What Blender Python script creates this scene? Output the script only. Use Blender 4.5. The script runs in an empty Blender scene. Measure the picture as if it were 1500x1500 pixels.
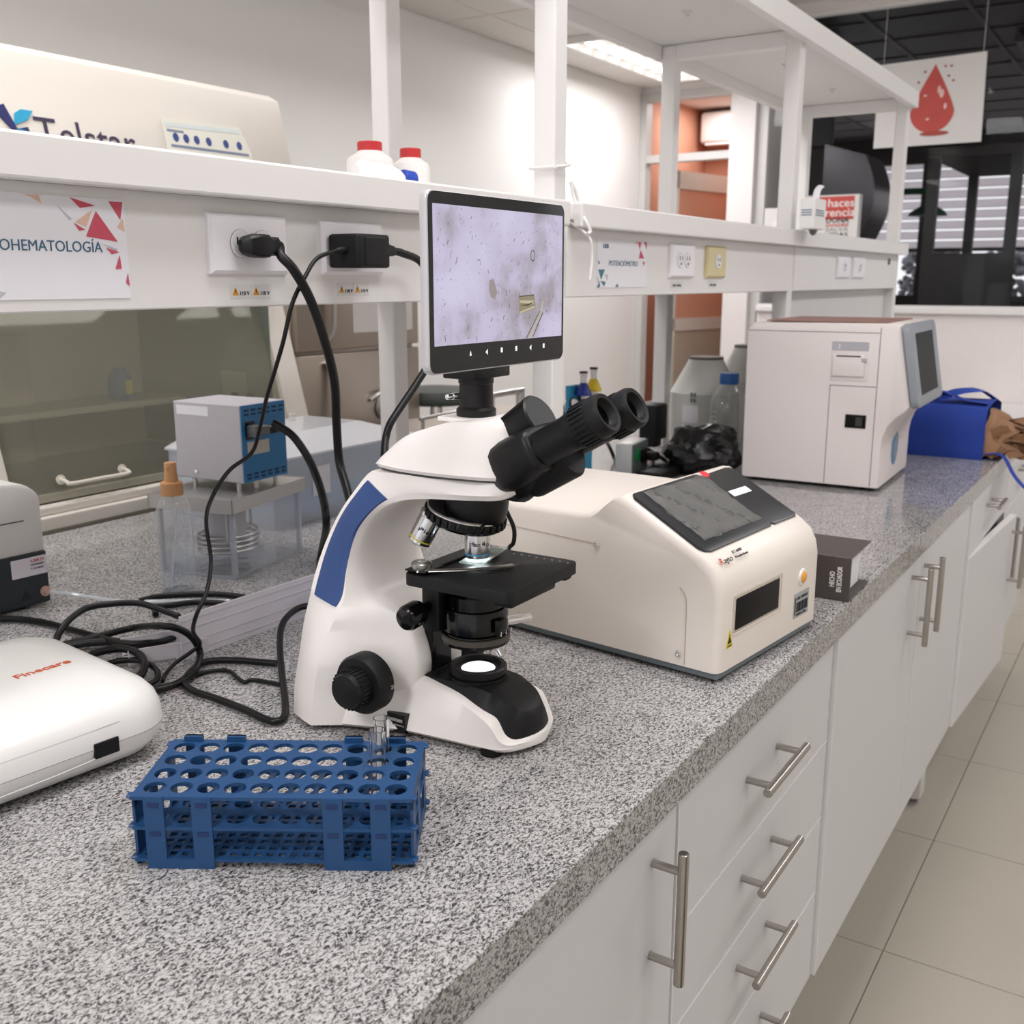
import bpy, bmesh, math, random
from mathutils import Vector, Matrix
R = math.radians
random.seed(7)
SC = bpy.context.scene
COL = SC.collection

# ------------------------------------------------------------------ camera, world, lights, exposure
cam_data = bpy.data.cameras.new('camera')
cam = bpy.data.objects.new('camera', cam_data); COL.objects.link(cam)
cam_data.sensor_fit = 'HORIZONTAL'; cam_data.sensor_width = 36.0; cam_data.lens = 36.0 * 1510 / 1500
PITCH, YAW = R(12.7), R(32.7)
fw = Vector((math.cos(YAW) * math.cos(PITCH), math.sin(YAW) * math.cos(PITCH), -math.sin(PITCH)))
cam.location = (0, 0, 1.38)
cam.rotation_euler = fw.to_track_quat('-Z', 'Y').to_euler()
cam_data.clip_start = 0.02; cam_data.clip_end = 200
cam_data.dof.use_dof = True; cam_data.dof.focus_distance = 1.05; cam_data.dof.aperture_fstop = 11.0
SC.camera = cam

SC.view_settings.view_transform = 'Standard'
SC.view_settings.look = 'None'
SC.view_settings.gamma = 1.0
SC.view_settings.use_curve_mapping = False
SC.view_settings.exposure = 0.0

W = bpy.data.worlds.new('world'); SC.world = W; W.use_nodes = True
W.node_tree.nodes['Background'].inputs[0].default_value = (0.96, 0.965, 1.0, 1)
W.node_tree.nodes['Background'].inputs[1].default_value = 1.15

try:
    SC.cycles.use_denoising = True
    SC.cycles.max_bounces = 10
    SC.cycles.transparent_max_bounces = 24
    SC.cycles.caustics_reflective = False
    SC.cycles.caustics_refractive = False
    SC.cycles.sample_clamp_indirect = 8.0
except Exception:
    pass

LAMPS = [  # the ceiling luminaires: x, y, z, size x, size y, watts
    (0.9, -0.9, 2.86, 1.2, 0.6, 14), (3.3, -0.9, 2.86, 1.2, 0.6, 18), (5.0, -0.9, 2.86, 1.2, 0.6, 19),
    (-1.4, 0.6, 2.86, 1.2, 0.6, 39), (0.9, 0.45, 2.86, 1.2, 0.6, 20), (0.9, 1.75, 2.86, 1.2, 0.6, 18), (3.5, 1.75, 2.86, 1.2, 0.6, 24),  # last two are added, unseen, to brighten the back of the bench
    (-0.9, 2.55, 2.49, 1.2, 0.3, 5), (5.25, 2.56, 2.49, 1.2, 0.3, 15),
]
for i, (x, y, z, sx, sy, w) in enumerate(LAMPS):
    d = bpy.data.lights.new('ceiling_lamp', 'AREA'); d.shape = 'RECTANGLE'; d.size = sx * .92; d.size_y = sy * .85
    d.energy = w; d.color = (0.985, 0.972, 0.995)
    o = bpy.data.objects.new('ceiling_lamp', d); COL.objects.link(o); o.location = (x, y, z - 0.02)

# ------------------------------------------------------------------ materials
MATS = {}
def nodes_of(m): return m.node_tree.nodes, m.node_tree.links
def mat(name, col, rough=0.5, metal=0.0, spec=0.5, var=0.03, scale=40, bump=0.0, bscale=300, coat=0.0, emis=None, estr=0.0):
    if name in MATS: return MATS[name]
    m = bpy.data.materials.new(name); m.use_nodes = True; MATS[name] = m
    n, l = nodes_of(m); b = n['Principled BSDF']
    b.inputs['Roughness'].default_value = rough; b.inputs['Metallic'].default_value = metal
    b.inputs['Specular IOR Level'].default_value = spec
    b.inputs['Coat Weight'].default_value = coat
    tc = n.new('ShaderNodeTexCoord')
    ns = n.new('ShaderNodeTexNoise'); ns.inputs['Scale'].default_value = scale; ns.inputs['Detail'].default_value = 3
    l.new(tc.outputs['Object'], ns.inputs['Vector'])
    mx = n.new('ShaderNodeMix'); mx.data_type = 'RGBA'
    mx.inputs[6].default_value = (*[max(0, c * (1 - var)) for c in col], 1)
    mx.inputs[7].default_value = (*[min(1, c * (1 + var)) for c in col], 1)
    l.new(ns.outputs['Fac'], mx.inputs[0]); l.new(mx.outputs[2], b.inputs['Base Color'])
    if bump:
        n2 = n.new('ShaderNodeTexNoise'); n2.inputs['Scale'].default_value = bscale
        l.new(tc.outputs['Object'], n2.inputs['Vector'])
        bp = n.new('ShaderNodeBump'); bp.inputs['Strength'].default_value = bump; bp.inputs['Distance'].default_value = 0.001
        l.new(n2.outputs['Fac'], bp.inputs['Height']); l.new(bp.outputs[0], b.inputs['Normal'])
    if emis:
        b.inputs['Emission Color'].default_value = (*emis, 1); b.inputs['Emission Strength'].default_value = estr
    return m

def srgb(r, g, b):
    f = lambda c: c / 12.92 if c <= .04045 else ((c + .055) / 1.055) ** 2.4
    return (f(r / 255), f(g / 255), f(b / 255))

def glass(name, tint, refl=1.0, rough=0.02, ior=1.5, haze=0.0, hazecol=(.8, .85, .9), refcol=(1, 1, 1)):
    if name in MATS: return MATS[name]
    m = bpy.data.materials.new(name); m.use_nodes = True; MATS[name] = m
    n, l = nodes_of(m); n.remove(n['Principled BSDF']); out = n['Material Output']
    t = n.new('ShaderNodeBsdfTransparent'); t.inputs[0].default_value = (*tint, 1)
    g = n.new('ShaderNodeBsdfGlossy'); g.inputs['Roughness'].default_value = rough; g.inputs['Color'].default_value = (*refcol, 1)
    f = n.new('ShaderNodeFresnel'); gm = n.new('ShaderNodeNewGeometry')
    q = n.new('ShaderNodeMath'); q.operation = 'MULTIPLY_ADD'; q.inputs[1].default_value = -2.0; q.inputs[2].default_value = 1.0; l.new(gm.outputs['Backfacing'], q.inputs[0])
    w = n.new('ShaderNodeMath'); w.operation = 'POWER'; w.inputs[0].default_value = ior; l.new(q.outputs[0], w.inputs[1]); l.new(w.outputs[0], f.inputs[0])
    mu = n.new('ShaderNodeMath'); mu.operation = 'MULTIPLY'; mu.inputs[1].default_value = refl; l.new(f.outputs[0], mu.inputs[0])
    src = t
    if haze:
        d = n.new('ShaderNodeBsdfDiffuse'); d.inputs[0].default_value = (*hazecol, 1)
        mh = n.new('ShaderNodeMixShader'); mh.inputs[0].default_value = haze
        l.new(t.outputs[0], mh.inputs[1]); l.new(d.outputs[0], mh.inputs[2]); src = mh
    mx = n.new('ShaderNodeMixShader'); l.new(mu.outputs[0], mx.inputs[0])
    l.new(src.outputs[0], mx.inputs[1]); l.new(g.outputs[0], mx.inputs[2]); l.new(mx.outputs[0], out.inputs[0])
    return m

def real_glass(name):
    if name in MATS: return MATS[name]
    m = mat(name, (.98, .985, .985), .0, var=0.0); b = m.node_tree.nodes['Principled BSDF']
    b.inputs['Transmission Weight'].default_value = 1.0; b.inputs['IOR'].default_value = 1.45
    return m

def translucent(name, col, mixd=.35):
    m = bpy.data.materials.new(name); m.use_nodes = True; MATS[name] = m
    n, l = nodes_of(m); n.remove(n['Principled BSDF'])
    t = n.new('ShaderNodeBsdfTranslucent'); t.inputs[0].default_value = (*col, 1); d = n.new('ShaderNodeBsdfDiffuse'); d.inputs[0].default_value = (*col, 1)
    x = n.new('ShaderNodeMixShader'); x.inputs[0].default_value = mixd; l.new(t.outputs[0], x.inputs[1]); l.new(d.outputs[0], x.inputs[2]); l.new(x.outputs[0], n['Material Output'].inputs[0])
    return m

def emit(name, col, s):
    if name in MATS: return MATS[name]
    m = bpy.data.materials.new(name); m.use_nodes = True; MATS[name] = m
    n, l = nodes_of(m); n.remove(n['Principled BSDF'])
    e = n.new('ShaderNodeEmission'); e.inputs[0].default_value = (*col, 1); e.inputs[1].default_value = s
    l.new(e.outputs[0], n['Material Output'].inputs[0]); return m

def granite():
    m = bpy.data.materials.new('granite'); m.use_nodes = True; MATS['granite'] = m
    n, l = nodes_of(m); b = n['Principled BSDF']
    b.inputs['Roughness'].default_value = 0.09; b.inputs['Specular IOR Level'].default_value = 0.5
    tc = n.new('ShaderNodeTexCoord')
    a = n.new('ShaderNodeTexNoise'); a.inputs['Scale'].default_value = 340; a.inputs['Detail'].default_value = 3.0
    a.inputs['Roughness'].default_value = 0.62; a.inputs['Distortion'].default_value = 1.0
    big = n.new('ShaderNodeTexNoise'); big.inputs['Scale'].default_value = 30; big.inputs['Detail'].default_value = 2
    mp = n.new('ShaderNodeMapping'); mp.inputs['Rotation'].default_value = (0, 0, R(57)); mp.inputs['Scale'].default_value = (.72, 1.2, 1.0); l.new(tc.outputs['Object'], mp.inputs['Vector'])
    l.new(mp.outputs[0], a.inputs['Vector']); l.new(tc.outputs['Object'], big.inputs['Vector'])
    add = n.new('ShaderNodeMath'); add.operation = 'MULTIPLY_ADD'; add.inputs[1].default_value = 0.10
    l.new(big.outputs['Fac'], add.inputs[0]); l.new(a.outputs['Fac'], add.inputs[2])
    r = n.new('ShaderNodeValToRGB'); e = r.color_ramp.elements
    e[0].position = 0.43; e[0].color = (*srgb(58, 56, 56), 1)
    e[1].position = 0.635; e[1].color = (*srgb(190, 187, 187), 1)
    k = e.new(0.497); k.color = (*srgb(104, 102, 101), 1)
    k = e.new(0.548); k.color = (*srgb(164, 161, 160), 1)
    l.new(add.outputs[0], r.inputs[0]); l.new(r.outputs[0], b.inputs['Base Color'])
    return m
GRANITE = granite()

WHITE = mat('white_melamine', srgb(226, 221, 218), 0.35, var=.01)
SHELFW = mat('white_powder_coat', srgb(232, 229, 227), 0.4, var=.01)
DOORW = mat('white_door_laminate', srgb(214, 213, 215), 0.38, var=.01)
WALL = mat('painted_wall', srgb(232, 229, 225), 0.75, var=.015, scale=6)
CEIL = mat('ceiling_tile_white', srgb(226, 222, 217), 0.85, var=.02)
STEEL = mat('brushed_steel', srgb(196, 194, 192), 0.34, .85, var=.05)
CHROME = mat('chrome', (.8, .8, .8), 0.1, 1.0)
SCOPEW = mat('microscope_white', srgb(244, 238, 234), 0.36, var=.005)
BLACK = mat('black_plastic', srgb(15, 15, 16), 0.40, spec=.3, var=.06)
BLACKM = mat('black_matte', srgb(19, 19, 20), 0.5, spec=.28, var=.06, bump=.15, bscale=900)
BLACKG = mat('black_gloss', srgb(9, 9, 10), 0.16, spec=.35)
RUBBER = mat('black_rubber', srgb(14, 14, 15), 0.40, spec=.3)
BLUEIN = mat('blue_inlay', srgb(42, 72, 128), 0.42)
CREAM = mat('cream_plastic', srgb(234, 225, 216), 0.42, var=.006)
CREAMT = mat('cream_enamel', srgb(224, 217, 207), 0.5, var=.01)
GREYB = mat('grey_plastic', srgb(112, 122, 126), 0.45)
DEVW = mat('device_white', srgb(238, 236, 233), 0.3, var=.004)
HEMAW = mat('analyser_white', srgb(228, 219, 216), 0.45, var=.006)
PAPER = mat('paper', srgb(238, 236, 242), 0.8, var=.008)
INK = mat('ink_black', srgb(40, 40, 44), 0.7)
INKB = mat('ink_blue', srgb(62, 104, 132), 0.7)
RACK = mat('rack_blue', srgb(27, 70, 116), 0.4, var=.05, scale=90)
GLASSC = glass('clear_glass', (.96, .97, .97), 1.0, .02, 1.45, haze=.02)
ACRYL = glass('clear_acrylic', (.965, .97, .98), 1.0, .03, 1.49, haze=.05, hazecol=(.88, .89, .92))

# ------------------------------------------------------------------ mesh helpers
def catmull(pts, sub=8):
    P = [Vector(p) for p in pts]; P = [2 * P[0] - P[1]] + P + [2 * P[-1] - P[-2]]; out = []
    for i in range(1, len(P) - 2):
        a, b, c, d = P[i - 1:i + 3]
        for k in range(sub):
            t = k / sub
            out.append(0.5 * ((2 * b) + (c - a) * t + (2 * a - 5 * b + 4 * c - d) * t * t + (3 * b - a - 3 * c + d) * t ** 3))
    out.append(P[-2]); return out

class MB:
    def __init__(s): s.bm = bmesh.new()
    def box(s, x0, x1, y0, y1, z0, z1, bev=0.0, seg=2, M=None):
        r = bmesh.ops.create_cube(s.bm, size=1.0); v = r['verts']
        T = Matrix.Translation(((x0 + x1) / 2, (y0 + y1) / 2, (z0 + z1) / 2)) @ Matrix.Diagonal((abs(x1 - x0), abs(y1 - y0), abs(z1 - z0), 1))
        bmesh.ops.transform(s.bm, matrix=T, verts=v)
        if bev:
            ed = list({e for q in v for e in q.link_edges})
            g = bmesh.ops.bevel(s.bm, geom=ed, offset=bev, segments=seg, profile=0.5, affect='EDGES')
            v = list({q for f in g['faces'] for q in f.verts} | {q for q in v if q.is_valid})
        if M is not None: bmesh.ops.transform(s.bm, matrix=M, verts=v)
        return s
    def ring(s, pts): return [s.bm.verts.new(p) for p in pts]
    def loft(s, rings, cap0=True, cap1=True, closed=True):
        rs = [s.ring(r) for r in rings]; n = len(rs[0])
        for a, b in zip(rs, rs[1:]):
            for i in range(n if closed else n - 1):
                j = (i + 1) % n
                try: s.bm.faces.new((a[i], a[j], b[j], b[i]))
                except ValueError: pass
        if cap0 and closed: s.bm.faces.new(rs[0][::-1])
        if cap1 and closed: s.bm.faces.new(rs[-1])
        return s
    def frame(s, d):
        d = Vector(d).normalized(); a = Vector((0, 0, 1)) if abs(d.z) < .95 else Vector((1, 0, 0))
        u = d.cross(a).normalized(); return u, d.cross(u).normalized()
    def cyl(s, p0, p1, r0, r1=None, n=20, cap=True, bev=0.0):
        p0, p1 = Vector(p0), Vector(p1); r1 = r0 if r1 is None else r1
        u, v = s.frame(p1 - p0); d = (p1 - p0).normalized()
        C = [(math.cos(2 * math.pi * i / n), math.sin(2 * math.pi * i / n)) for i in range(n)]
        ring = lambda p, r: [p + u * (c * r) + v * (q * r) for c, q in C]
        rs = [ring(p0, r0), ring(p1, r1)]
        if bev: rs = [ring(p0, r0 - bev), ring(p0 + d * bev, r0), ring(p1 - d * bev, r1), ring(p1, r1 - bev)]
        return s.loft(rs, cap, cap)
    def lathe(s, prof, o=(0, 0, 0), d=(0, 0, 1), n=24, cap0=True, cap1=True):
        o = Vector(o); d = Vector(d).normalized(); u, v = s.frame(d); rs = []
        for r, z in prof:
            r = max(r, 1e-5)
            rs.append([o + d * z + u * (r * math.cos(2 * math.pi * i / n)) + v * (r * math.sin(2 * math.pi * i / n)) for i in range(n)])
        return s.loft(rs, cap0, cap1)
    def tube(s, pts, r, n=8, sub=6, flat=1.0):
        P = catmull(pts, sub) if sub else [Vector(p) for p in pts]
        rs = []; u = None
        for i, p in enumerate(P):
            t = (P[min(i + 1, len(P) - 1)] - P[max(i - 1, 0)])
            if t.length < 1e-9: continue
            t.normalize()
            if u is None: u, _ = s.frame(t)
            u = (u - t * u.dot(t)).normalized(); v = t.cross(u)
            rs.append([p + u * (r * math.cos(2 * math.pi * k / n)) + v * (r * flat * math.sin(2 * math.pi * k / n)) for k in range(n)])
        return s.loft(rs)
    def prism(s, poly, o, U, V, t, bev=0.0):
        """polygon (u,v) in the plane o + uU + vV, extruded by t along U x V"""
        o, U, V = Vector(o), Vector(U), Vector(V); N = U.cross(V).normalized()
        a = [o + U * p[0] + V * p[1] for p in poly]
        f = s.bm.faces.new(s.ring(a))
        g = bmesh.ops.extrude_face_region(s.bm, geom=[f])
        vs = [x for x in g['geom'] if isinstance(x, bmesh.types.BMVert)]
        bmesh.ops.translate(s.bm, vec=N * t, verts=vs)
        if bev:
            ed = [x for x in g['geom'] if isinstance(x, bmesh.types.BMEdge)]
            bmesh.ops.bevel(s.bm, geom=ed, offset=bev, segments=2, profile=.5, affect='EDGES')
        return s
    def holes(s, nx, ny, cx, cy, rad, t, o, m=0.0, square=False, seg=16):
        """plate of nx*ny cells with one hole each; o = corner, thickness t along +z, margin m round the outside"""
        o = Vector(o)
        for i in range(nx):
            for j in range(ny):
                c = o + Vector(((i + .5) * cx, (j + .5) * cy, 0))
                outer, inner = [], []
                for k in range(seg):
                    a = 2 * math.pi * k / seg
                    ca, sa = math.cos(a), math.sin(a); q = max(abs(ca), abs(sa))
                    ox, oy = ca / q * cx / 2, sa / q * cy / 2
                    if m:
                        if i == 0 and ox < -cx / 2 + 1e-6: ox -= m
                        if i == nx - 1 and ox > cx / 2 - 1e-6: ox += m
                        if j == 0 and oy < -cy / 2 + 1e-6: oy -= m
                        if j == ny - 1 and oy > cy / 2 - 1e-6: oy += m
                    outer.append(Vector((ox, oy, 0)))
                    inner.append(Vector((ca / q * rad, sa / q * rad, 0)) if square else Vector((ca * rad, sa * rad, 0)))
                Z = Vector((0, 0, t))
                a0 = s.ring([c + p for p in outer]); b0 = s.ring([c + p for p in inner])
                a1 = s.ring([c + p + Z for p in outer]); b1 = s.ring([c + p + Z for p in inner])
                for k in range(seg):
                    g = (k + 1) % seg
                    s.bm.faces.new((a1[k], a1[g], b1[g], b1[k])); s.bm.faces.new((a0[g], a0[k], b0[k], b0[g]))
                    s.bm.faces.new((b1[k], b1[g], b0[g], b0[k])); s.bm.faces.new((a0[k], a0[g], a1[g], a1[k]))
        return s
    def obj(s, name, m, parent=None, smooth=35, label=None, world=False, kind=None, noclean=False, M=None):
        if not noclean: bmesh.ops.recalc_face_normals(s.bm, faces=s.bm.faces)
        me = bpy.data.meshes.new(name)
        if M is not None: bmesh.ops.transform(s.bm, matrix=M, verts=s.bm.verts)
        if world and parent is not None:
            bmesh.ops.transform(s.bm, matrix=chain(parent).inverted(), verts=s.bm.verts)
        s.bm.to_mesh(me); s.bm.free()
        me.materials.append(m)
        if smooth:
            me.shade_smooth()
            me.set_sharp_from_angle(angle=R(smooth))
        o = bpy.data.objects.new(name, me); COL.objects.link(o)
        if parent is not None: o.parent = parent
        if label: o['label'] = label
        if kind: o['kind'] = kind
        return o

def chain(o):
    m = o.matrix_basis.copy()
    while o.parent is not None:
        o = o.parent; m = o.matrix_basis @ m
    return m

def thing(name, label, cat, loc=(0, 0, 0), rz=0.0, group=None):
    o = bpy.data.objects.new(name, None); COL.objects.link(o); o.empty_display_size = .05
    o.location = loc; o.rotation_euler = (0, 0, rz); o['label'] = label; o['category'] = cat
    if group: o['group'] = group
    return o
def tag(o, label, cat, group=None, kind=None):
    o['label'] = label; o['category'] = cat
    if group: o['group'] = group
    if kind: o['kind'] = kind
    return o
def struct(name, label=None, loc=(0, 0, 0)):
    o = bpy.data.objects.new(name, None); COL.objects.link(o); o.location = loc; o['kind'] = 'structure'
    if label: o['label'] = label; o['category'] = name.split('_')[0]
    return o
def dup(o, parent=None, loc=None, label=None):
    c = o.copy(); COL.objects.link(c); c.parent = parent
    if loc is not None: c.location = loc
    if label: c['label'] = label
    for ch in [k for k in ALLCH(o)]: dup(ch, c)
    return c
def ALLCH(o): return list(o.children)

def text(name, s, size, o, U, V, m, parent=None, width=None, align='LEFT', depth=.0003, bold=0.0, world=True, label=None):
    """flat lettering standing on the plane o, U (reading direction), V (up)"""
    cu = bpy.data.curves.new('lettering', 'FONT'); cu.body = s; cu.size = size; cu.align_x = align; cu.offset = bold * size
    cu.extrude = depth; cu.resolution_u = 3
    t = bpy.data.objects.new('lettering', cu); COL.objects.link(t)
    dg = bpy.context.evaluated_depsgraph_get(); dg.update()
    me = bpy.data.meshes.new_from_object(t.evaluated_get(dg))
    bpy.data.objects.remove(t); bpy.data.curves.remove(cu)
    U, V = Vector(U).normalized(), Vector(V).normalized(); N = U.cross(V)
    k = 1.0
    if width and len(me.vertices):
        xs = [v.co.x for v in me.vertices]; k = width / max(1e-6, max(xs) - min(xs))
    M = Matrix(((U.x, V.x, N.x, o[0]), (U.y, V.y, N.y, o[1]), (U.z, V.z, N.z, o[2]), (0, 0, 0, 1))) @ Matrix.Diagonal((k, 1, 1, 1))
    if world and parent is not None: M = chain(parent).inverted() @ M
    me.transform(M); me.materials.clear(); me.materials.append(m)
    ob = bpy.data.objects.new(name, me); COL.objects.link(ob)
    if parent is not None: ob.parent = parent
    if label: ob['label'] = label
    return ob
# ================================================================== ROOM
FLOORM = mat('floor_tile_beige', srgb(180, 174, 161), 0.38, var=.04, scale=5)
GROUT = mat('grout', srgb(160, 154, 141), 0.8)
fl = MB().box(-3.5, 16, -4, 9, -.12, -.006).obj('floor', GROUT, None, 0); fl['kind'] = 'structure'
T = .5206
tm = None
for i in range(-1, 9):
    for j in range(-4, 2):
        x0, y0 = 2.036 + (i - 2) * T, .377 + j * T
        if x0 + T > 6.15: continue
        if tm is None:
            tm = MB().box(.0012, T - .0012, .0012, T - .0012, -.006, 0).obj('floor_tile', FLOORM, fl, 0)
            tm.location = (x0, y0, 0)
        else:
            c = tm.copy(); COL.objects.link(c); c.location = (x0, y0, 0); c.parent = fl
# the rest of the floor (out of view) as one large laid sheet either side
m = MB()
m.box(-3.5, .99, -4, 9, -.006, 0); m.box(6.2, 16, -4, 9, -.006, 0); m.box(.99, 6.2, .9, 9, -.006, 0); m.box(.99, 6.2, -4, -1.71, -.006, 0)
m.obj('floor_sheet', FLOORM, fl, 0, kind='stuff')

wf_ = MB().box(-3.5, 6.3, -2.72, -2.6, 0, 3.0).obj('wall_front', WALL, None, 0); wf_['kind'] = 'structure'
wb = MB().box(-3.5, 6.3, 3.0, 3.12, 0, 3.0).obj('wall_back', WALL, None, 0); wb['kind'] = 'structure'
bb = MB().box(-3.5, 6.2, 2.985, 3.0, 0, .1, .003).obj('baseboard_back', FLOORM, None, 0); bb['kind'] = 'structure'

# ceilings: low part over the back aisle, high part over the bench
cl = MB()
cl.box(-3.5, 6.3, 2.26, 3.1, 2.535, 2.6)
cl.box(-3.5, 6.3, 2.22, 2.28, 2.52, 2.95)
cl.box(-3.5, 6.3, -2.72, 2.24, 2.89, 2.95)
cl = cl.obj('ceiling', CEIL, None, 0); cl['kind'] = 'structure'
proto = None
for i in range(12):
    for j in range(2):
        x0, y0, dy = 4.09 + .61 * (i - 8), (2.285, 2.745)[j], (.456, .248)[j]
        if x0 + .6 > 6.2: continue
        if j == 0 and any(abs(x0 + .305 - lx) < .62 and ly > 2.3 for lx, ly, *_ in LAMPS): continue
        t = MB().box(.004, .604, .003, dy, 2.521, 2.535, .003, 1).obj('ceiling_tile', CEIL, cl, 0); t.location = (x0, y0, 0)

# louvred luminaires
LUMW = mat('lamp_louvre', (.8, .8, .8), .25, .7)
TUBE = emit('lamp_tube', (1, .96, .92), 9.0)
for i, (x, y, z, sx, sy, w) in enumerate(LAMPS):
    base = 2.52 if z < 2.6 else 2.89
    where = ['above the near aisle', 'above the middle of the aisle', 'above the far end of the aisle', 'above the near bench end',
             'above the microscope bench', 'added above the flow cabinet to brighten it', 'added above the carboys to brighten them', 'above the cream cabinet', 'near the orange doorway'][i]
    lt = thing('ceiling_light', 'white louvred ceiling luminaire ' + where, 'ceiling light', (x, y, base), 0, 'ceiling luminaires')
    hx, hy = sx / 2, sy / 2
    f = MB(); th = .02
    f.box(-hx, hx, -hy, -hy + th, -.03, .0); f.box(-hx, hx, hy - th, hy, -.03, 0); f.box(-hx, -hx + th, -hy, hy, -.03, 0); f.box(hx - th, hx, -hy, hy, -.03, 0)
    f.obj('frame', SHELFW, lt, 0)
    for k in range(7):
        xx = -hx + sx * (k + 1) / 8
        MB().box(xx - .004, xx + .004, -hy + th, hy - th, -.028, -.004).obj('louvre_blade', LUMW, lt, 0)
    for k in (-1, 1):
        MB().cyl((-hx + .03, k * hy * .45, -.004), (hx - .03, k * hy * .45, -.004), .008, n=8).obj('lamp_tube', TUBE, lt)

# ------------------------------------------------ right side: pillar, doorway, glass partition, half wall
XP = 6.16
wr = MB()
wr.box(XP, XP + .12, -4, 2.19, 0, 1.195)             # half wall under the glass
wr.box(XP, XP + .12, -4, 2.25, 2.84, 2.95)            # head over the glass
wr.box(XP - .02, XP + .5, 2.25, 2.405, 0, 2.9)       # pillar
wr.box(XP, XP + .12, 2.40, 3.0, 2.47, 2.55)
wr = wr.obj('wall_right', mat('pillar_white', srgb(233, 226, 224), .7), None, 0); wr['kind'] = 'structure'
FRAME = mat('window_frame_white', srgb(206, 203, 200), .4)
sl = MB().box(XP - .03, XP + .14, -4, 2.19, 1.195, 1.225, .004).box(XP - .012, XP + .02, -4, 2.19, 1.225, 1.24).obj('trim_1', SHELFW, None, 0); sl['kind'] = 'structure'
w1 = struct('window_1')
m = MB()
m.box(XP + .02, XP + .07, 2.205, 2.25, 0, 2.84).box(XP - .01, XP + .06, 2.175, 2.2, 1.2, 2.84)
m.obj('window_frame', FRAME, w1, 0)
MB().box(XP + .02, XP + .07, -4, 2.175, 2.82, 2.86).obj('window_head', SHELFW, w1, 0)
PANE = glass('partition_glass', (.95, .95, .955), .16, .01, 1.5)
for a, b in ((-4, -1.2), (-1.19, .2), (.21, 2.175)):
    MB().box(XP + .042, XP + .048, a, b, 1.225, 2.83).obj('pane', PANE, w1, 0)
tr = MB().box(XP - .01, XP + .07, 2.407, 2.953, 2.09, 2.135).box(XP - .01, XP + .07, 2.955, 2.998, 0, 2.5).box(XP - .01, XP + .07, 2.407, 2.953, 2.45, 2.5).obj('trim_2', FRAME, None, 0); tr['kind'] = 'structure'

# low white bench front standing before the half wall
lb = thing('low_cupboard', 'long low white cupboard under the glass partition at the right edge', 'cupboard', (5.25, -1.2, 0))
MB().box(0, .88, -1.3, 2.1, .085, .70, .003).obj('carcass', WHITE, lb, 0)
MB().box(-.02, .90, -1.32, 2.12, .70, .725, .003).obj('top', SHELFW, lb, 0)
MB().box(.012, .86, -1.28, 2.05, 0, .085).obj('plinth', FLOORM, lb, 0)

# ------------------------------------------------ orange corridor behind the doorway
ORANGE = mat('orange_paint', srgb(198, 142, 116), .7, var=.02)
wc = MB()
wc.box(XP + .5, 7.8, 3.16, 3.26, 0, 2.7); wc.box(7.6, 7.72, 2.3, 3.26, 0, 2.7)
wc.box(6.66, 7.7, 2.335, 2.40, 0, 2.7)
wc.box(XP + .14, XP + .5, 3.12, 3.26, 0, 2.7)
wc = wc.obj('wall_corridor', ORANGE, None, 0); wc['kind'] = 'structure'
cc = MB().box(XP + .12, 7.7, 2.3, 3.25, 2.585, 2.7).obj('ceiling_corridor', CEIL, None, 0); cc['kind'] = 'structure'
d1 = struct('door_1')
d1.location = (6.30, 2.86, 0); d1.rotation_euler = (0, 0, R(-12))
ALU = mat('anodised_frame', srgb(206, 198, 188), .5, .0)
m = MB(); L = .80
m.box(0, .09, -.02, .02, 0, 2.06).box(L - .07, L, -.02, .02, 0, 2.06).box(0, L, -.02, .02, 1.95, 2.06).box(0, L, -.02, .02, 1.05, 1.13).box(0, L, -.02, .02, 0, .1)
m.obj('door_frame', ALU, d1, 0)
MB().box(.09, L - .07, -.012, .012, 1.13, 1.95).obj('door_panel', ORANGE, d1, 0)
MB().box(.09, L - .07, -.014, .014, .1, 1.05).obj('kick_panel', mat('door_taupe', srgb(176, 162, 146), .5), d1, 0)
MB().box(L - .06, L - .03, -.05, -.02, .98, 1.10, .004).obj('door_handle', STEEL, d1, 0)
ac = thing('air_conditioner', 'white wall air conditioner high on the orange corridor wall', 'air conditioner', (7.59, 2.82, 2.34))
MB().box(-.22, 0, -.30, .30, -.0, .22, .03, 3).obj('housing', DEVW, ac)
MB().box(-.21, -.12, -.26, .26, -.012, .001, .004).obj('air_flap', SHELFW, ac, 0)
d = bpy.data.lights.new('corridor_lamp', 'AREA'); d.size = .5; d.energy = 9; d.color = (.97, .98, 1)
o = bpy.data.objects.new('corridor_lamp', d); COL.objects.link(o); o.location = (7.0, 2.75, 2.56)

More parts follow.
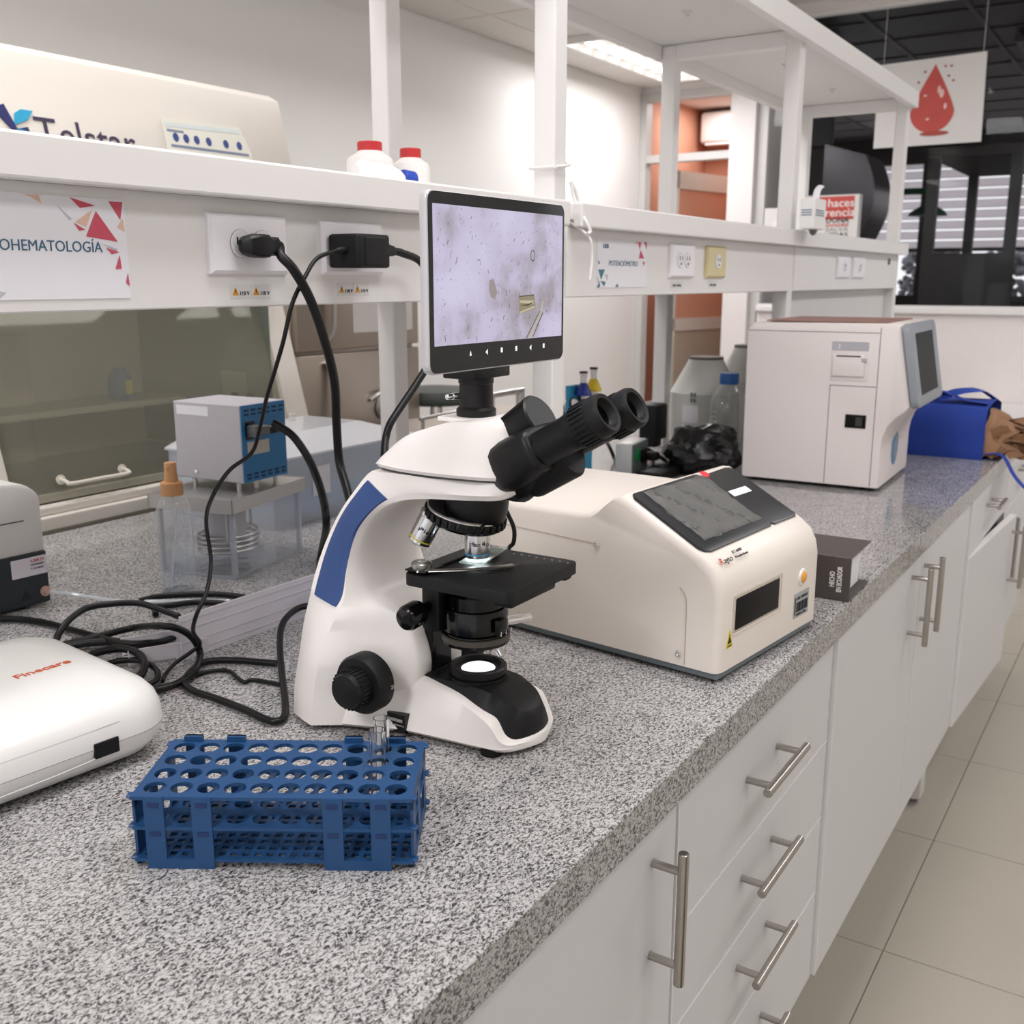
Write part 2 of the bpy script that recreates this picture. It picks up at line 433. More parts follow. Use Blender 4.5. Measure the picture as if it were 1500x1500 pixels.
# ------------------------------------------------ dark laboratory beyond the glass
DARK = mat('black_painted_ceiling', srgb(30, 27, 27), .5)
DARK2 = mat('black_frame_paint', srgb(14, 14, 15), .5)
DGREY = mat('dark_grey_panel', srgb(70, 66, 66), .5)
cb = MB().box(XP + .12, 14, -4, 4.6, 2.98, 3.05).obj('ceiling_beyond', DARK, None, 0); cb['kind'] = 'structure'
BARM = mat('dark_grid', srgb(62, 58, 58), .5)
for k in range(13):
    MB().box(XP + .15, 13.9, 4.34 - .61 * k, 4.365 - .61 * k, 2.968, 2.98).obj('ceiling_bar', BARM, cb, 0)
for k in range(12):
    MB().box(XP + .4 + .61 * k, XP + .42 + .61 * k, -4, 4.5, 2.972, 2.98).obj('ceiling_bar', BARM, cb, 0)
wd = MB().box(XP + .5, 7.74, 2.27, 2.333, 0, 2.98).box(7.725, 7.80, 2.27, 4.5, 0, 2.98).box(7.74, 13.9, 4.5, 4.6, 0, 2.98).obj('wall_beyond', DARK2, None, 0); wd['kind'] = 'structure'
fv = thing('ceiling_cassette', 'dark ceiling ventilation cassette beyond the glass at the right edge', 'air vent', (8.4, .75, 2.968))
MB().box(-.42, .42, -.42, .42, -.05, 0, .01).obj('cassette_frame', DGREY, fv, 0)
for k in range(4):
    MB().box(-.3, .3, -.3 + .17 * k, -.2 + .17 * k, -.058, -.045).obj('vent_slot', DARK2, fv, 0)

# far window wall with pale horizontal louvres and trees outside
wf = MB().box(13.2, 13.3, -4, 4.5, 0, 1.2).box(13.2, 13.3, -4, 4.5, 2.7, 3.05).obj('wall_far', DGREY, None, 0); wf['kind'] = 'structure'
w2 = struct('window_2')
LOUV = translucent('blind_slat', srgb(250, 246, 248), .06)
slat = None
for k in range(9):
    s_ = MB().box(13.34, 13.40, -4, 4.5, -.046, .046).obj('blind_slat', LOUV, w2, 0) if slat is None else slat.copy()
    if slat is None: slat = s_
    else: COL.objects.link(s_)
    s_.location = (0, 0, 1.78 + .115 * k)
for k in range(6):
    MB().box(13.14, 13.2, -3.7 + 1.6 * k, -3.64 + 1.6 * k, 1.2, 2.7).obj('mullion', DGREY, w2, 0)
MB().box(13.12, 13.2, -4, 4.5, 1.70, 1.74).obj('window_rail', DGREY, w2, 0)
BARK = mat('foliage_dry', srgb(150, 138, 96), .9, var=.5, scale=3)
LEAF = mat('foliage_pale', srgb(150, 150, 158), .9, var=.25, scale=2)
for k, (yy, mt, lab, rr) in enumerate(((2.9, LEAF, 'grey rocky bank outside the far window behind the shower', .45), (1.85, LEAF, 'pale shrub outside the far window, middle', .45), (.8, BARK, 'yellowish dry bush outside the far window near the right edge', .45), (-.25, BARK, 'tan bush outside the far window, rightmost', .45))):
    m = MB()
    for q in range(480):
        a = random.random() * 6.28; h = random.random() * 1.85
        c = Vector((15.2 + random.uniform(-.35, .35), yy + random.uniform(-rr, rr), h))
        bmesh.ops.create_icosphere(m.bm, subdivisions=1, radius=random.uniform(.035, .08), matrix=Matrix.Translation(c))
    tag(m.obj('bush', mt, None, 60, noclean=True), lab, 'bush')

# black shelf frames on the next bench
def black_frame(x, y0, y1, z0, z1, dep, lab):
    t = thing('black_shelf_frame', lab, 'shelf', (x, y0, z0))
    w, h, p = y1 - y0, z1 - z0, .06
    for (px, py) in ((0, 0), (0, w - p), (dep, 0), (dep, w - p)):
        MB().box(px, px + p, py, py + p, 0, h).obj('post', DARK2, t, 0)
    MB().box(-.02, dep + p + .02, 0, w, h - .05, h).obj('top_board', DARK2, t, 0)
    return t, w, h, dep
t, w, h, dep = black_frame(6.6, .86, 1.36, 0, 2.12, 1.3, 'black shelf frame beyond the glass below the hanging poster')
MB().box(0, .04, .06, w - .06, .9, 1.53).obj('lower_panel', DARK2, t, 0)
MB().box(-.05, 1.4, -.02, w + .02, .84, .9).obj('bench_top', DARK2, t, 0)
t, w, h, dep = black_frame(7.1, .10, .80, 0, 1.98, 1.3, 'black shelf frame with outlet panel beyond the glass at the right edge')
MB().box(-.02, .45, 0, w, 1.42, 1.47).obj('shelf_board', mat('shelf_grey', srgb(150, 142, 140), .5), t, 0)
MB().box(0, .03, .1, w - .06, 1.2, 1.42).obj('outlet_panel', DGREY, t, 0)
for k in range(2):
    MB().box(-.012, 0, .42 + .07 * k, .46 + .07 * k, 1.30, 1.39, .003).obj('outlet_plate', mat('plate_grey', srgb(150, 145, 145), .5), t, 0)
MB().box(-.05, 1.4, -.02, w + .02, .84, .9).obj('bench_top', DARK2, t, 0)
t = thing('balance', 'small black lamp instrument on the dark shelf at the right edge', 'instrument', (7.3, .45, 1.471))
MB().box(-.1, .1, .02, .2, 0, .05, .01).obj('base', DARK2, t); MB().box(-.08, .08, -.18, -.02, 0, .16, .01).obj('head', DARK2, t)
MB().tube([(0, .12, .05), (0, .08, .12), (0, 0, .13), (0, -.06, .12)], .012).obj('arm', DARK2, t)

# emergency shower
GREEN = mat('green_enamel', srgb(26, 96, 66), .35)
t = thing('emergency_shower', 'dark green emergency shower pipe with bell head beyond the glass', 'shower', (9.0, 2.36, 0))
MB().tube([(0, 0, 0), (0, 0, 1.0), (0, 0, 2.07)], .028, sub=1).obj('riser_pipe', GREEN, t)
MB().tube([(0, 0, 2.07), (0, -.25, 2.07), (0, -.46, 2.07), (0, -.515, 2.05), (0, -.53, 1.99)], .026, sub=3).obj('arm_pipe', GREEN, t)
MB().lathe([(.03, .02), (.05, -.03), (.13, -.08), (.15, -.11), (.0, -.11)], (0, -.53, 1.99)).obj('shower_head', GREEN, t)

# large dark glossy screen cabinet behind the glass
t = thing('dark_display_cabinet', 'tall dark cabinet with a curved glossy front beyond the glass', 'cabinet', (6.75, 1.71, 1.2))
MB().box(0, .5, .30, .54, -1.2, 1.0, .02).obj('cabinet_body', DARK2, t, 0)
m = MB(); rs = []
for k in range(9):
    a = k / 8
    b_ = math.sin(math.pi * min(1, a * .9 + .1)); rs.append([(-.02, .30, 1.0 - .62 * a), (.45, .30, 1.0 - .62 * a), (.45, .09 - .10 * b_, .93 - .54 * a), (.03, .09 - .10 * b_, .93 - .54 * a)])
m.loft(rs).obj('curved_front', mat('smoked_front', srgb(66, 62, 70), .22), t)

# ------------------------------------------------ notices at the glass
POSTW = mat('poster_white', srgb(226, 223, 221), .5, var=.03, scale=14)
RED = mat('poster_red', srgb(196, 74, 66), .5, var=.12, scale=12)
REDD = mat('poster_dark_red', srgb(170, 70, 56), .5)
PINK = mat('poster_highlight', srgb(235, 190, 188), .4)
def drop_poly(n=40):
    out = []
    for k in range(n):
        a = 2 * math.pi * k / n
        r = 1.0
        x, y = math.sin(a), -math.cos(a)
        if y > 0: x *= (1 - y) ** .55 * (1 - .12 * y) if y < 1 else 0; y *= 2.2
        out.append((x, y))
    return out
pc = thing('hanging_poster', 'white poster with a large red drop hanging by the glass', 'poster', (XP - .02, 1.29, 2.31))
U, V = (0, -1, 0), (0, 0, 1)
MB().prism([(-.273, -.222), (.278, -.222), (.268, .222), (-.273, .208)], (0, 0, 0), U, V, .004).obj('poster_sheet', POSTW, pc, 0)
MB().prism([(p[0] * .112 + .02, p[1] * .108 - .052) for p in drop_poly()], (-.0045, 0, 0), U, V, .001).obj('printed_drop', RED, pc, 0)
MB().prism([(.02 + .075 * math.cos(a * .3) + .02, -.165 + .013 * math.sin(a * .3)) for a in range(21)], (-.005, 0, 0), U, V, .001).obj('printed_puddle', REDD, pc, 0)
m = MB()
for (cx, cy, rx, ry) in ((.048, .055, .008, .02), (.062, .035, .012, .022), (.085, -.03, .008, .016), (.0, -.09, .01, .006), (-.02, .03, .01, .005)):
    m.prism([(cx + rx * math.cos(a * .5236), cy + ry * math.sin(a * .5236)) for a in range(12)], (-.0062, 0, 0), U, V, .0005)
m.obj('printed_gloss', PINK, pc, 0, kind='stuff')
m = MB()
for (cx, cy) in ((.07, .17), (.10, .168), (.09, .12), (.115, .095), (-.03, .15), (-.06, .10)):
    m.prism([(cx + .007 * math.cos(a * .7), cy + .006 * math.sin(a * .7)) for a in range(9)], (-.0062, 0, 0), U, V, .0005)
m.obj('printed_splash', REDD, pc, 0, kind='stuff')
for q in (-.25, .25): MB().cyl((-.002, q, .215), (-.002, q, .55), .0012, n=5).obj('hanging_cord', SHELFW, pc)

ps = thing('donation_notice', 'white notice with a red heading behind the shelf, reading DONA SANGRE', 'poster', (XP - .02, 1.72, 1.81))
MB().box(-.003, .061, -.10, .23, -.26, .04).obj('notice_sheet', POSTW, ps, 0)
MB().box(-.0045, -.003, -.075, .23, -.095, .032).obj('heading_band', RED, ps, 0)
NW = mat('print_white', srgb(240, 236, 234), .6)
text('lettering', 'Tú', .062, (XP - .0255, 1.865, 1.785), U, V, NW, ps, width=.052)
text('lettering', 'haces', .062, (XP - .0255, 1.795, 1.785), U, V, NW, ps, width=.145, bold=.008)
text('lettering', 'diferencia', .062, (XP - .0255, 1.91, 1.733), U, V, NW, ps, width=.27, bold=.008)
text('lettering', 'DONA', .040, (XP - .0245, 1.80, 1.698), U, V, INK, ps, width=.13, bold=.02)
text('lettering', 'SANGRE', .024, (XP - .0245, 1.80, 1.676), U, V, RED, ps, width=.13, bold=.02)
text('lettering', 'SALVA', .030, (XP - .0245, 1.80, 1.650), U, V, mat('print_grey', srgb(150, 146, 144), .6), ps, width=.13, bold=.01)
text('lettering', 'VIDAS', .030, (XP - .0245, 1.80, 1.622), U, V, INK, ps, width=.13, bold=.01)
ps = thing('emblem_notice', 'white notice with a round red emblem beside the pillar', 'poster', (XP - .02, 2.165, 1.68))
MB().box(-.003, 0, -.115, .0, -.13, .11).obj('notice_sheet', POSTW, ps, 0)
MB().prism([(.085 + .04 * math.cos(a * .4), -.02 + .075 * math.sin(a * .4)) for a in range(4, 13)], (-.004, 0, 0), U, V, .001).obj('printed_ring', NW, ps, 0)
MB().prism([(.035, -.115), (.08, -.115), (.06, -.085), (.05, -.08)], (-.004, 0, 0), U, V, .001).obj('printed_mark', RED, ps, 0)
# ================================================================== BENCH
ZT = .9
wt = thing('worktop', 'long grey speckled granite worktop of the island bench', 'worktop', (0, .378, ZT))
# three slabs with joints, polished
prev = -.6
for a, b in ((-.6, 2.05), (2.052, 4.02)):
    MB().box(a, b, .012, 1.795 - .378, -.03, 0, .0015, 1).obj('slab', GRANITE, wt, 0)
for a, b in ((-.6, 1.043), (1.0445, 2.05), (2.052, 2.95), (2.952, 4.02)):
    MB().box(a, b, 0, .013, -.045, -.0006, .0012, 1).obj('edge_strip', GRANITE, wt, 0)
MB().box(4.0, 4.02, .013, 1.4, -.045, -.03).obj('end_strip', GRANITE, wt, 0)

HAND = mat('satin_nickel', srgb(178, 172, 165), .28, 1.0, var=.03)
def bar_handle(parent, c, ln, vert, out=-.034):
    """bar pull at c on the door face; bar stands off along -y"""
    m = MB(); x, y, z = c; h = ln / 2; s = h - .022
    if vert: m.cyl((x, y + out, z - h), (x, y + out, z + h), .0058, n=16, bev=.0008)
    else: m.cyl((x - h, y + out, z), (x + h, y + out, z), .0058, n=16, bev=.0008)
    for k in (-1, 1):
        p = (x, y, z + k * s) if vert else (x + k * s, y, z)
        m.cyl(p, (p[0], y + out, p[2]), .0045, n=12)
    return m.obj('handle', HAND, parent, 40, label='satin nickel bar handle')

EDGELIT = mat('pvc_edge_lit', srgb(244, 241, 239), .3)  # lighter than the doors: light on edges and gaps put into the colour
def front(parent, name, x0, x1, z0, z1, th=.018):
    MBd = MB().box(x0, x1, 0, th, z0, z1, .0012, 1)
    d = MBd.obj(name, DOORW, parent, 0)
    MB().box(x0 - .0006, x0 + .0012, -.0003, th, z0, z1).box(x0, x1, -.0003, th, z1 - .0010, z1 + .0005).obj('lit_edge_band', EDGELIT, d, 0, label='white edge banding, lightened to look lit')
    return d
YF = .395
def cabinet(name, lab, x0, x1, loc_y=YF):
    t = thing(name, lab, 'cabinet', (x0, loc_y, .25)); w = x1 - x0
    m = MB(); H = .603
    m.box(0, .016, .019, .56, 0, H); m.box(w - .016, w, .019, .56, 0, H); m.box(.016, w - .016, .019, .56, 0, .016); m.box(.016, w - .016, .55, .56, .016, H); m.box(.016, w - .016, .019, .56, H - .016, H)
    m.obj('carcass', EDGELIT, t, 0)
    return t, w
g = .0032
# 1: single door at the near end
t, w = cabinet('base_cabinet', 'white base cabinet with one tall door nearest the camera', .36, .945)
d = front(t, 'door', g, w - g, 0, .598); bar_handle(d, (w - .062, 0, .49), .152, True)
# 2: drawers
t, w = cabinet('drawer_cabinet', 'white drawer cabinet with four bar handles below the microscope bench', .945, 1.535)
for z0, z1 in ((.427, .598), (.296, .424), (.163, .293), (.0, .160)):
    d = front(t, 'drawer', g, w - g, z0, z1)
    bar_handle(d, (w / 2 - .02, 0, (.516 if z0 > .4 else (z0 + z1) / 2 + .018)), .158, False)
# 3: double doors
t, w = cabinet('base_cabinet', 'white base cabinet with two tall doors below the binder', 1.535, 2.70, YF - .006)
d = front(t, 'door', g, .605 - g, 0, .598); bar_handle(d, (.52, 0, .505), .158, True)
d = front(t, 'door', .605 + g, w - g, 0, .598); bar_handle(d, (.635, 0, .502), .158, True)
# 4: drawers over doors, one ajar
t, w = cabinet('base_cabinet', 'white base cabinet with small drawers and a door standing ajar', 2.70, 3.94, YF - .010)
for x0, x1 in ((0, .62), (.62, w)):
    d = front(t, 'drawer', x0 + g, x1 - g, .455, .598); bar_handle(d, ((x0 + x1) / 2 - .03, 0, .545), .13, False)
d = MB().box(0, .612, 0, .018, 0, .45, .0012, 1).obj('door', DOORW, t, 0, label='cabinet door standing ajar')
d.location = (.004, -.003, 0); d.rotation_euler = (0, 0, R(-3)); bar_handle(d, (.565, 0, .335), .19, True)
MB().box(-.0006, .612, -.0004, .0182, .4495, .4512).box(-.0008, .0008, -.0004, .0182, 0, .45).obj('lit_edge_band', EDGELIT, d, 0, label='white edge banding, lightened to look lit')
d = front(t, 'door', .625, w - g, 0, .45); bar_handle(d, (.68, 0, .335), .19, True)
# frame legs
LEGW = mat('leg_white', srgb(214, 211, 208), .4)
fr_ = thing('bench_stand', 'white square steel legs with levelling feet carrying the bench cabinets', 'bench stand', (.40, .445, 0))
for x in (.40, 1.535, 2.715, 3.90):
    lg = MB().box(x - .40, x - .345, 0, .05, .02, .249, .002).obj('leg', LEGW, fr_, 0)
    MB().lathe([(.02, 0), (.021, .006), (.008, .01), (.006, .02)], (x - .3775, .0225, 0), n=14).obj('levelling_foot', STEEL, lg)
    MB().box(x - .40, x - .355, .5, .545, 0, .249, .002).obj('leg', LEGW, fr_, 0)

# ================================================================== SHELF RACK
sr = thing('shelf_rack', 'white two-tier powder coated shelf rack with outlet panels along the bench', 'shelf', (0, .88, ZT))
PX = (.30, 1.53, 2.76, 3.96); PS = .04; YB, YK = .90, 1.245
for x in PX:
    for y in (YB, YK):
        MB().box(x - .0, x + PS, y, y + PS, .9, 2.0, .002, 1).obj('post', SHELFW, sr, 0, world=True)
    MB().box(x + .002, x + PS - .002, YB + PS, YK, 1.962, 2.0, .001, 1).obj('cross_beam', SHELFW, sr, 0, world=True)
    MB().box(x + .002, x + PS - .002, YB + PS, YK, 1.43, 1.466, .001, 1).obj('cross_beam', SHELFW, sr, 0, world=True)
TOPW = mat('shelf_board_white', srgb(222, 219, 216), .45, var=.01)
for a, b in zip(PX, PX[1:]):
    a2 = a + PS; e2 = b + (PS if b > 3.9 else 0)
    # shelf with folded lip
    m = MB(); m.box(a2 - (.0 if a > .4 else 0), b, .885, 1.29, 1.478, 1.506, .002, 1)
    m.obj('shelf_board', SHELFW, sr, 0, world=True)
    MB().box(a + .0005 if a != 1.53 else a2, e2 if b != 1.53 else b, .868, .886, 1.466, 1.5065, .003, 2).obj('shelf_lip', SHELFW, sr, 0, world=True)
    MB().box(a2 - .001, b + .001, .897, .909, 1.35, 1.468, .0015, 1).obj('outlet_panel', SHELFW, sr, 0, world=True)
    MB().box(a2 - .001, b + .001, 1.277, 1.288, 1.35, 1.478, .0015, 1).obj('rear_panel', SHELFW, sr, 0, world=True)
    # upper shelf: front and rear rail, board
    MB().box(a, e2, .875, .899, 1.968, 2.02).obj('front_rail', SHELFW, sr, 0, world=True)
    MB().box(a, e2, 1.286, 1.31, 1.968, 2.02).obj('rear_rail', SHELFW, sr, 0, world=True)
    MB().box(a, e2, .9, 1.285, 2.001, 2.015).obj('upper_board', TOPW, sr, 0, world=True)
    for k in (.35, .75):
        x = a + (b - a) * k
        MB().lathe([(.012, 0), (.012, -.003), (.005, -.006), (.005, -.012), (.0, -.013)], (x, 1.08, 2.001), n=12).obj('screw', LEGW, sr, 30, world=True)
# last panels fronting posts: continuous lip past the third post
MB().box(2.801, 3.96, .93, .94, .9, 1.35, .001, 1).obj('back_panel', mat('back_panel_white', srgb(214, 213, 210), .5), sr, 0, world=True)
MB().box(3.83, 3.845, .892, .8975, 1.432, 1.452).obj('slot_plate', mat('slot_dark', srgb(110, 106, 104), .5), sr, 0, world=True)

# ------------------------------------------------ outlets
PLATE = mat('outlet_white', srgb(242, 238, 242), .3, var=.004)
SOCK = mat('socket_face', srgb(232, 228, 232), .3)
YO = .897
def plate(name, lab, x0, x1, z0, z1, m=PLATE, th=.008, group='wall outlets on the shelf rack'):
    t = thing(name, lab, 'outlet', (x0, YO, z0), 0, group); w, h = x1 - x0, z1 - z0
    r = []
    for q, y in ((0, 0), (0, -th * .55), (.004, -th)):
        r.append([(q, y, q), (w - q, y, q), (w - q, y, h - q), (q, y, h - q)])
    MB().loft(r).obj('cover_plate', m, t, 20)
    return t, w, h
def socket(t, x, z, th=.008, r=.018, hor=False):
    m = MB(); m.lathe([(r, 0), (r, .0012), (r * .94, .0022), (0, .0022)], (x, -th + .0002, z), (0, -1, 0), 24)
    s = m.obj('socket', SOCK, t)
    m = MB()
    for dx in (-.0062, .0062): m.box(x + dx - .0009, x + dx + .0009, -th - .0026, -th - .0018, z - .001, z + .007)
    m.cyl((x, -th - .0018, z - .008), (x, -th - .0026, z - .008), .0025, n=10)
    m.obj('slots', INK, s, 0)
    return s
SEAM = mat('seam_grey', srgb(150, 146, 150), .6)
t, w, h = plate('wall_outlet', 'white double outlet plate with the black plug, left of the adapter', .787, .903, 1.386, 1.4505)
for dx in (.042, .074): socket(t, dx, .033, r=.0150)
for dx in (.042, .074):
    MB().lathe([(.0154, 0), (.0154, .0006), (.0148, .0006), (.0148, 0)], (dx, -.0082, .033), (0, -1, 0), 28).obj('socket_ring', SEAM, t, 0)
t, w, h = plate('wall_outlet', 'white double outlet plate mostly covered by the black power adapter', .962, 1.076, 1.386, 1.450)
for dx in (.04, .072): socket(t, dx, .032, r=.0148)
t, w, h = plate('wall_outlet', 'white double outlet plate right of the POTENCIOMETRO sign', 1.985, 2.105, 1.384, 1.452)
for dx in (.042, .078): socket(t, dx, .036, r=.016)
t, w, h = plate('wall_outlet', 'cream yellow single outlet plate beside a white one', 2.175, 2.285, 1.384, 1.452, mat('outlet_ivory', srgb(214, 200, 152), .35))
socket(t, .06, .036, r=.016)
t, w, h = plate('wall_outlet', 'left one of two small white outlet plates above the far analyser', 3.19, 3.32, 1.385, 1.45); socket(t, .07, .034, r=.016)
t, w, h = plate('wall_outlet', 'right one of two small white outlet plates above the far analyser', 3.365, 3.50, 1.385, 1.45); socket(t, .07, .034, r=.016)

# small 110 V stickers
YEL = mat('sticker_amber', srgb(214, 150, 40), .5); STK = mat('sticker_grey', srgb(222, 219, 218), .5)
U, V = (1, 0, 0), (0, 0, 1)
def sticker(name, lab, x, z, w=.062, h=.0155, tri=True):
    t = thing(name, lab, 'sticker', (x, YO, z))
    for k in (0, 1):
        MB().box(k * w / 2 + .0005, (k + 1) * w / 2 - .0005, -.0006, 0, 0, h).obj('label_face', STK, t, 0)
        if tri:
            MB().prism([(k * w / 2 + .003, .0035), (k * w / 2 + .0125, .0035), (k * w / 2 + .0078, .0125)], (0, -.0007, 0), U, V, .0003).obj('warning_triangle', YEL, t, 0)
            text('lettering', '110 V', .0062, (x + k * w / 2 + .0135, YO - .0009, z + .0035), U, V, INK, t, width=.0135)
            MB().box(k * w / 2 + .0073, k * w / 2 + .0083, -.0013, -.0010, .006, .0095).obj('exclamation_mark', INK, t, 0)
    if not tri:
        text('lettering', '110 V - 60 Hz', .006, (x + .008, YO - .0009, z + .0045), U, V, INK, t, width=w * .7, bold=.03)
sticker('voltage_sticker', 'pair of 110 V warning stickers under the plugged outlet', .8165, 1.3595)
sticker('voltage_sticker', 'pair of 110 V warning stickers under the power adapter', .992, 1.3605, w=.06)
sticker('voltage_sticker', 'small grey voltage label under the white outlet near the sign', 2.0, 1.362, w=.06, tri=False)
sticker('voltage_sticker', 'small grey voltage label under the ivory outlet', 2.20, 1.362, w=.05, tri=False)

# ------------------------------------------------ paper signs
SIGN1 = mat('sign_red', srgb(206, 84, 104), .7); SIGN2 = mat('sign_peach', srgb(232, 190, 170), .7); SIGN3 = mat('sign_teal', srgb(72, 122, 142), .7); SIGN4 = mat('sign_grey', srgb(196, 196, 206), .7)
def shapes(t, o, lst, dy=.0013):
    groups = {}
    for m_, poly in lst: groups.setdefault(m_.name, (m_, []))[1].append(poly)
    for m_, polys in groups.values():
        m = MB()
        for k, p in enumerate(polys):
            m.prism(p, (o[0], o[1] - dy - .00005 * k, o[2]), U, V, .0002)
        m.obj('printed_triangles', m_, t, 0, world=True, kind='stuff')
t = thing('paper_sign', 'white paper sign lettered INMUNOHEMATOLOGIA with red triangles', 'sign', (.40, YO, 1.362))
MB().box(0, .2855, -.0011, 0, .0, .0945).obj('sheet', PAPER, t, 0)
text('lettering', 'INMUNOHEMATOLOGÍA', .0142, (.6565, YO - .0013, 1.406), U, V, INKB, t, width=.150, align='RIGHT')
shapes(t, (.6855, YO, 1.4565), [
    (SIGN1, [(-.060, -.001), (-.033, -.007), (-.050, -.010)]), (SIGN1, [(-.018, -.002), (-.002, -.002), (-.006, -.019)]),
    (SIGN1, [(-.033, -.012), (-.046, -.036), (-.011, -.040)]), (SIGN1, [(-.058, -.024), (-.046, -.030), (-.053, -.031)]),
    (SIGN2, [(-.100, -.003), (-.108, -.001), (-.092, -.001), (-.090, -.008)]), (SIGN2, [(-.037, -.011), (-.056, -.023), (-.045, -.027)]),
    (SIGN2, [(-.003, -.018), (-.010, -.026), (-.002, -.030)]), (SIGN1, [(-.025, -.046), (-.010, -.050), (-.019, -.052)]),
    (SIGN1, [(-.010, -.053), (-.016, -.066), (-.009, -.066)]), (SIGN1, [(-.002, -.070), (-.005, -.079), (-.001, -.083)]),
    (SIGN4, [(-.156, -.092), (-.148, -.085), (-.133, -.088), (-.141, -.0935)]), (SIGN4, [(-.075, -.008), (-.062, -.022), (-.060, -.020)]), (SIGN4, [(-.03, -.042), (-.012, -.047), (-.013, -.049)])])
t = thing('paper_sign', 'white paper sign lettered POTENCIOMETRO with red and teal triangles', 'sign', (1.677, YO, 1.366))
MB().box(0, .203, -.0011, 0, 0, .086).obj('sheet', PAPER, t, 0)
text('lettering', 'POTENCIÓMETRO', .0135, (1.722, YO - .0013, 1.405), U, V, INKB, t, width=.118)
text('lettering', 'UEB', .010, (1.698, YO - .0013, 1.436), U, V, INKB, t, width=.022, bold=.03)
shapes(t, (1.677, YO, 1.366), [
    (SIGN1, [(.163, .084), (.178, .084), (.172, .070)]), (SIGN1, [(.19, .085), (.202, .085), (.202, .071)]), (SIGN1, [(.176, .07), (.169, .054), (.192, .054)]),
    (SIGN2, [(.15, .085), (.162, .085), (.158, .079)]), (SIGN1, [(.186, .048), (.196, .047), (.19, .04)]),
    (SIGN3, [(.004, .032), (.030, .032), (.016, .014)]), (SIGN3, [(.0, .0), (.010, .012), (.012, .001)]), (SIGN3, [(.014, .012), (.028, .002), (.034, .01)]),
    (SIGN3, [(.002, .048), (.010, .044), (.006, .040)]), (SIGN4, [(.03, .024), (.04, .012), (.043, .022)]), (SIGN4, [(.001, .022), (.009, .01), (.002, .008)]), (SIGN3, [(.072, .001), (.08, .007), (.086, .001)])])

# ------------------------------------------------ plug, adapter on the panel
t = thing('power_plug', 'black moulded mains plug in the left white outlet', 'plug', (.823, YO - .0105, 1.4165))
m = MB()
def rr(cx, cy, cz, w, h, dirn, n=12):
    """rounded rectangle ring of width w (across v) and height h (z) normal to x"""
    return [(cx, cy + w / 2 * math.copysign(abs(math.cos(a)) ** .5, math.cos(a)), cz + h / 2 * math.copysign(abs(math.sin(a)) ** .5, math.sin(a))) for a in [2 * math.pi * k / n for k in range(n)]]
m.loft([rr(-.006, -.010, 0, .006, .012, 0), rr(.0, -.012, 0, .020, .020, 0), rr(.010, -.013, 0, .024, .026, 0), rr(.026, -.013, 0, .024, .026, 0), rr(.032, -.014, 0, .018, .019, 0), rr(.036, -.014, 0, .018, .021, 0), rr(.041, -.014, 0, .018, .021, 0), rr(.043, -.014, 0, .015, .016, 0), rr(.050, -.014, 0, .011, .010, 0)])
m.obj('plug_body', BLACK, t, 30)
MB().box(.004, .010, -.002, .011, -.006, .006).obj('pins', STEEL, t, 0)
t = thing('power_adapter', 'black box power adapter plugged into the second outlet', 'adapter', (.967, YO - .009, 1.396))
MB().box(0, .060, -.05, -.001, -.002, .038, .004, 3).obj('adapter_case', BLACKM, t)
MB().box(.012, .05, -.0515, -.049, .002, .034, .001).obj('raised_panel', BLACK, t, 0)
MB().box(.02, .03, -.002, .009, .01, .02).obj('pins', STEEL, t, 0)
m = MB(); m.loft([rr(.059, -.030, .021, .018, .022, 0), rr(.070, -.030, .021, .018, .019, 0), rr(.077, -.030, .020, .014, .015, 0), rr(.086, -.030, .0195, .012, .013, 0), rr(.092, -.030, .019, .008, .009, 0)]); m.obj('side_plug', BLACK, t)
MB().lathe([(.0055, 0), (.004, .012), (.003, .014)], (.0, -.028, .018), (-1, 0, 0), 12).obj('strain_relief', BLACK, t)

# ------------------------------------------------ bottles on the left shelf
BOTW = mat('bottle_hdpe', srgb(240, 236, 233), .4); CAPR = mat('cap_red', srgb(200, 48, 52), .4); CAPB = mat('cap_blue', srgb(30, 66, 168), .4)
def bottle(lab, x, y, z, r, h, cap, caph=.016, capr=None):
    t = thing('plastic_bottle', lab, 'bottle', (x, y, z)); capr = capr or r * .62
    MB().lathe([(r * .9, 0), (r, .003), (r, h * .72), (r * .93, h * .82), (r * .6, h * .93), (r * .5, h)], n=28).obj('bottle_body', BOTW, t)
    MB().lathe([(capr, 0), (capr, caph * .9), (capr * .93, caph), (0, caph)], (0, 0, h * .96), n=24).obj('cap', cap, t)
bottle('white plastic bottle with red cap on the shelf, left of the post', 1.238, 1.045, 1.5065, .035, .060, CAPR, .0145, .0185)
bottle('white plastic bottle with red cap on the shelf, right of the post', 1.335, 1.045, 1.5065, .030, .060, CAPR, .0145, .0165)
t = thing('plastic_bottle', 'white bottle lying on the shelf with a blue cap', 'bottle', (1.135, .985, 1.5065))
MB().lathe([(.010, 0), (.0175, .008), (.018, .06), (.014, .075), (.009, .084)], (0, 0, .0185), (.98, -.2, -.08), 24).obj('bottle_body', BOTW, t)
MB().lathe([(.0125, 0), (.0135, .003), (.0135, .02), (0, .021)], (.081, -.0165, .0145), (.98, -.2, -.08), 20).obj('cap', CAPB, t)

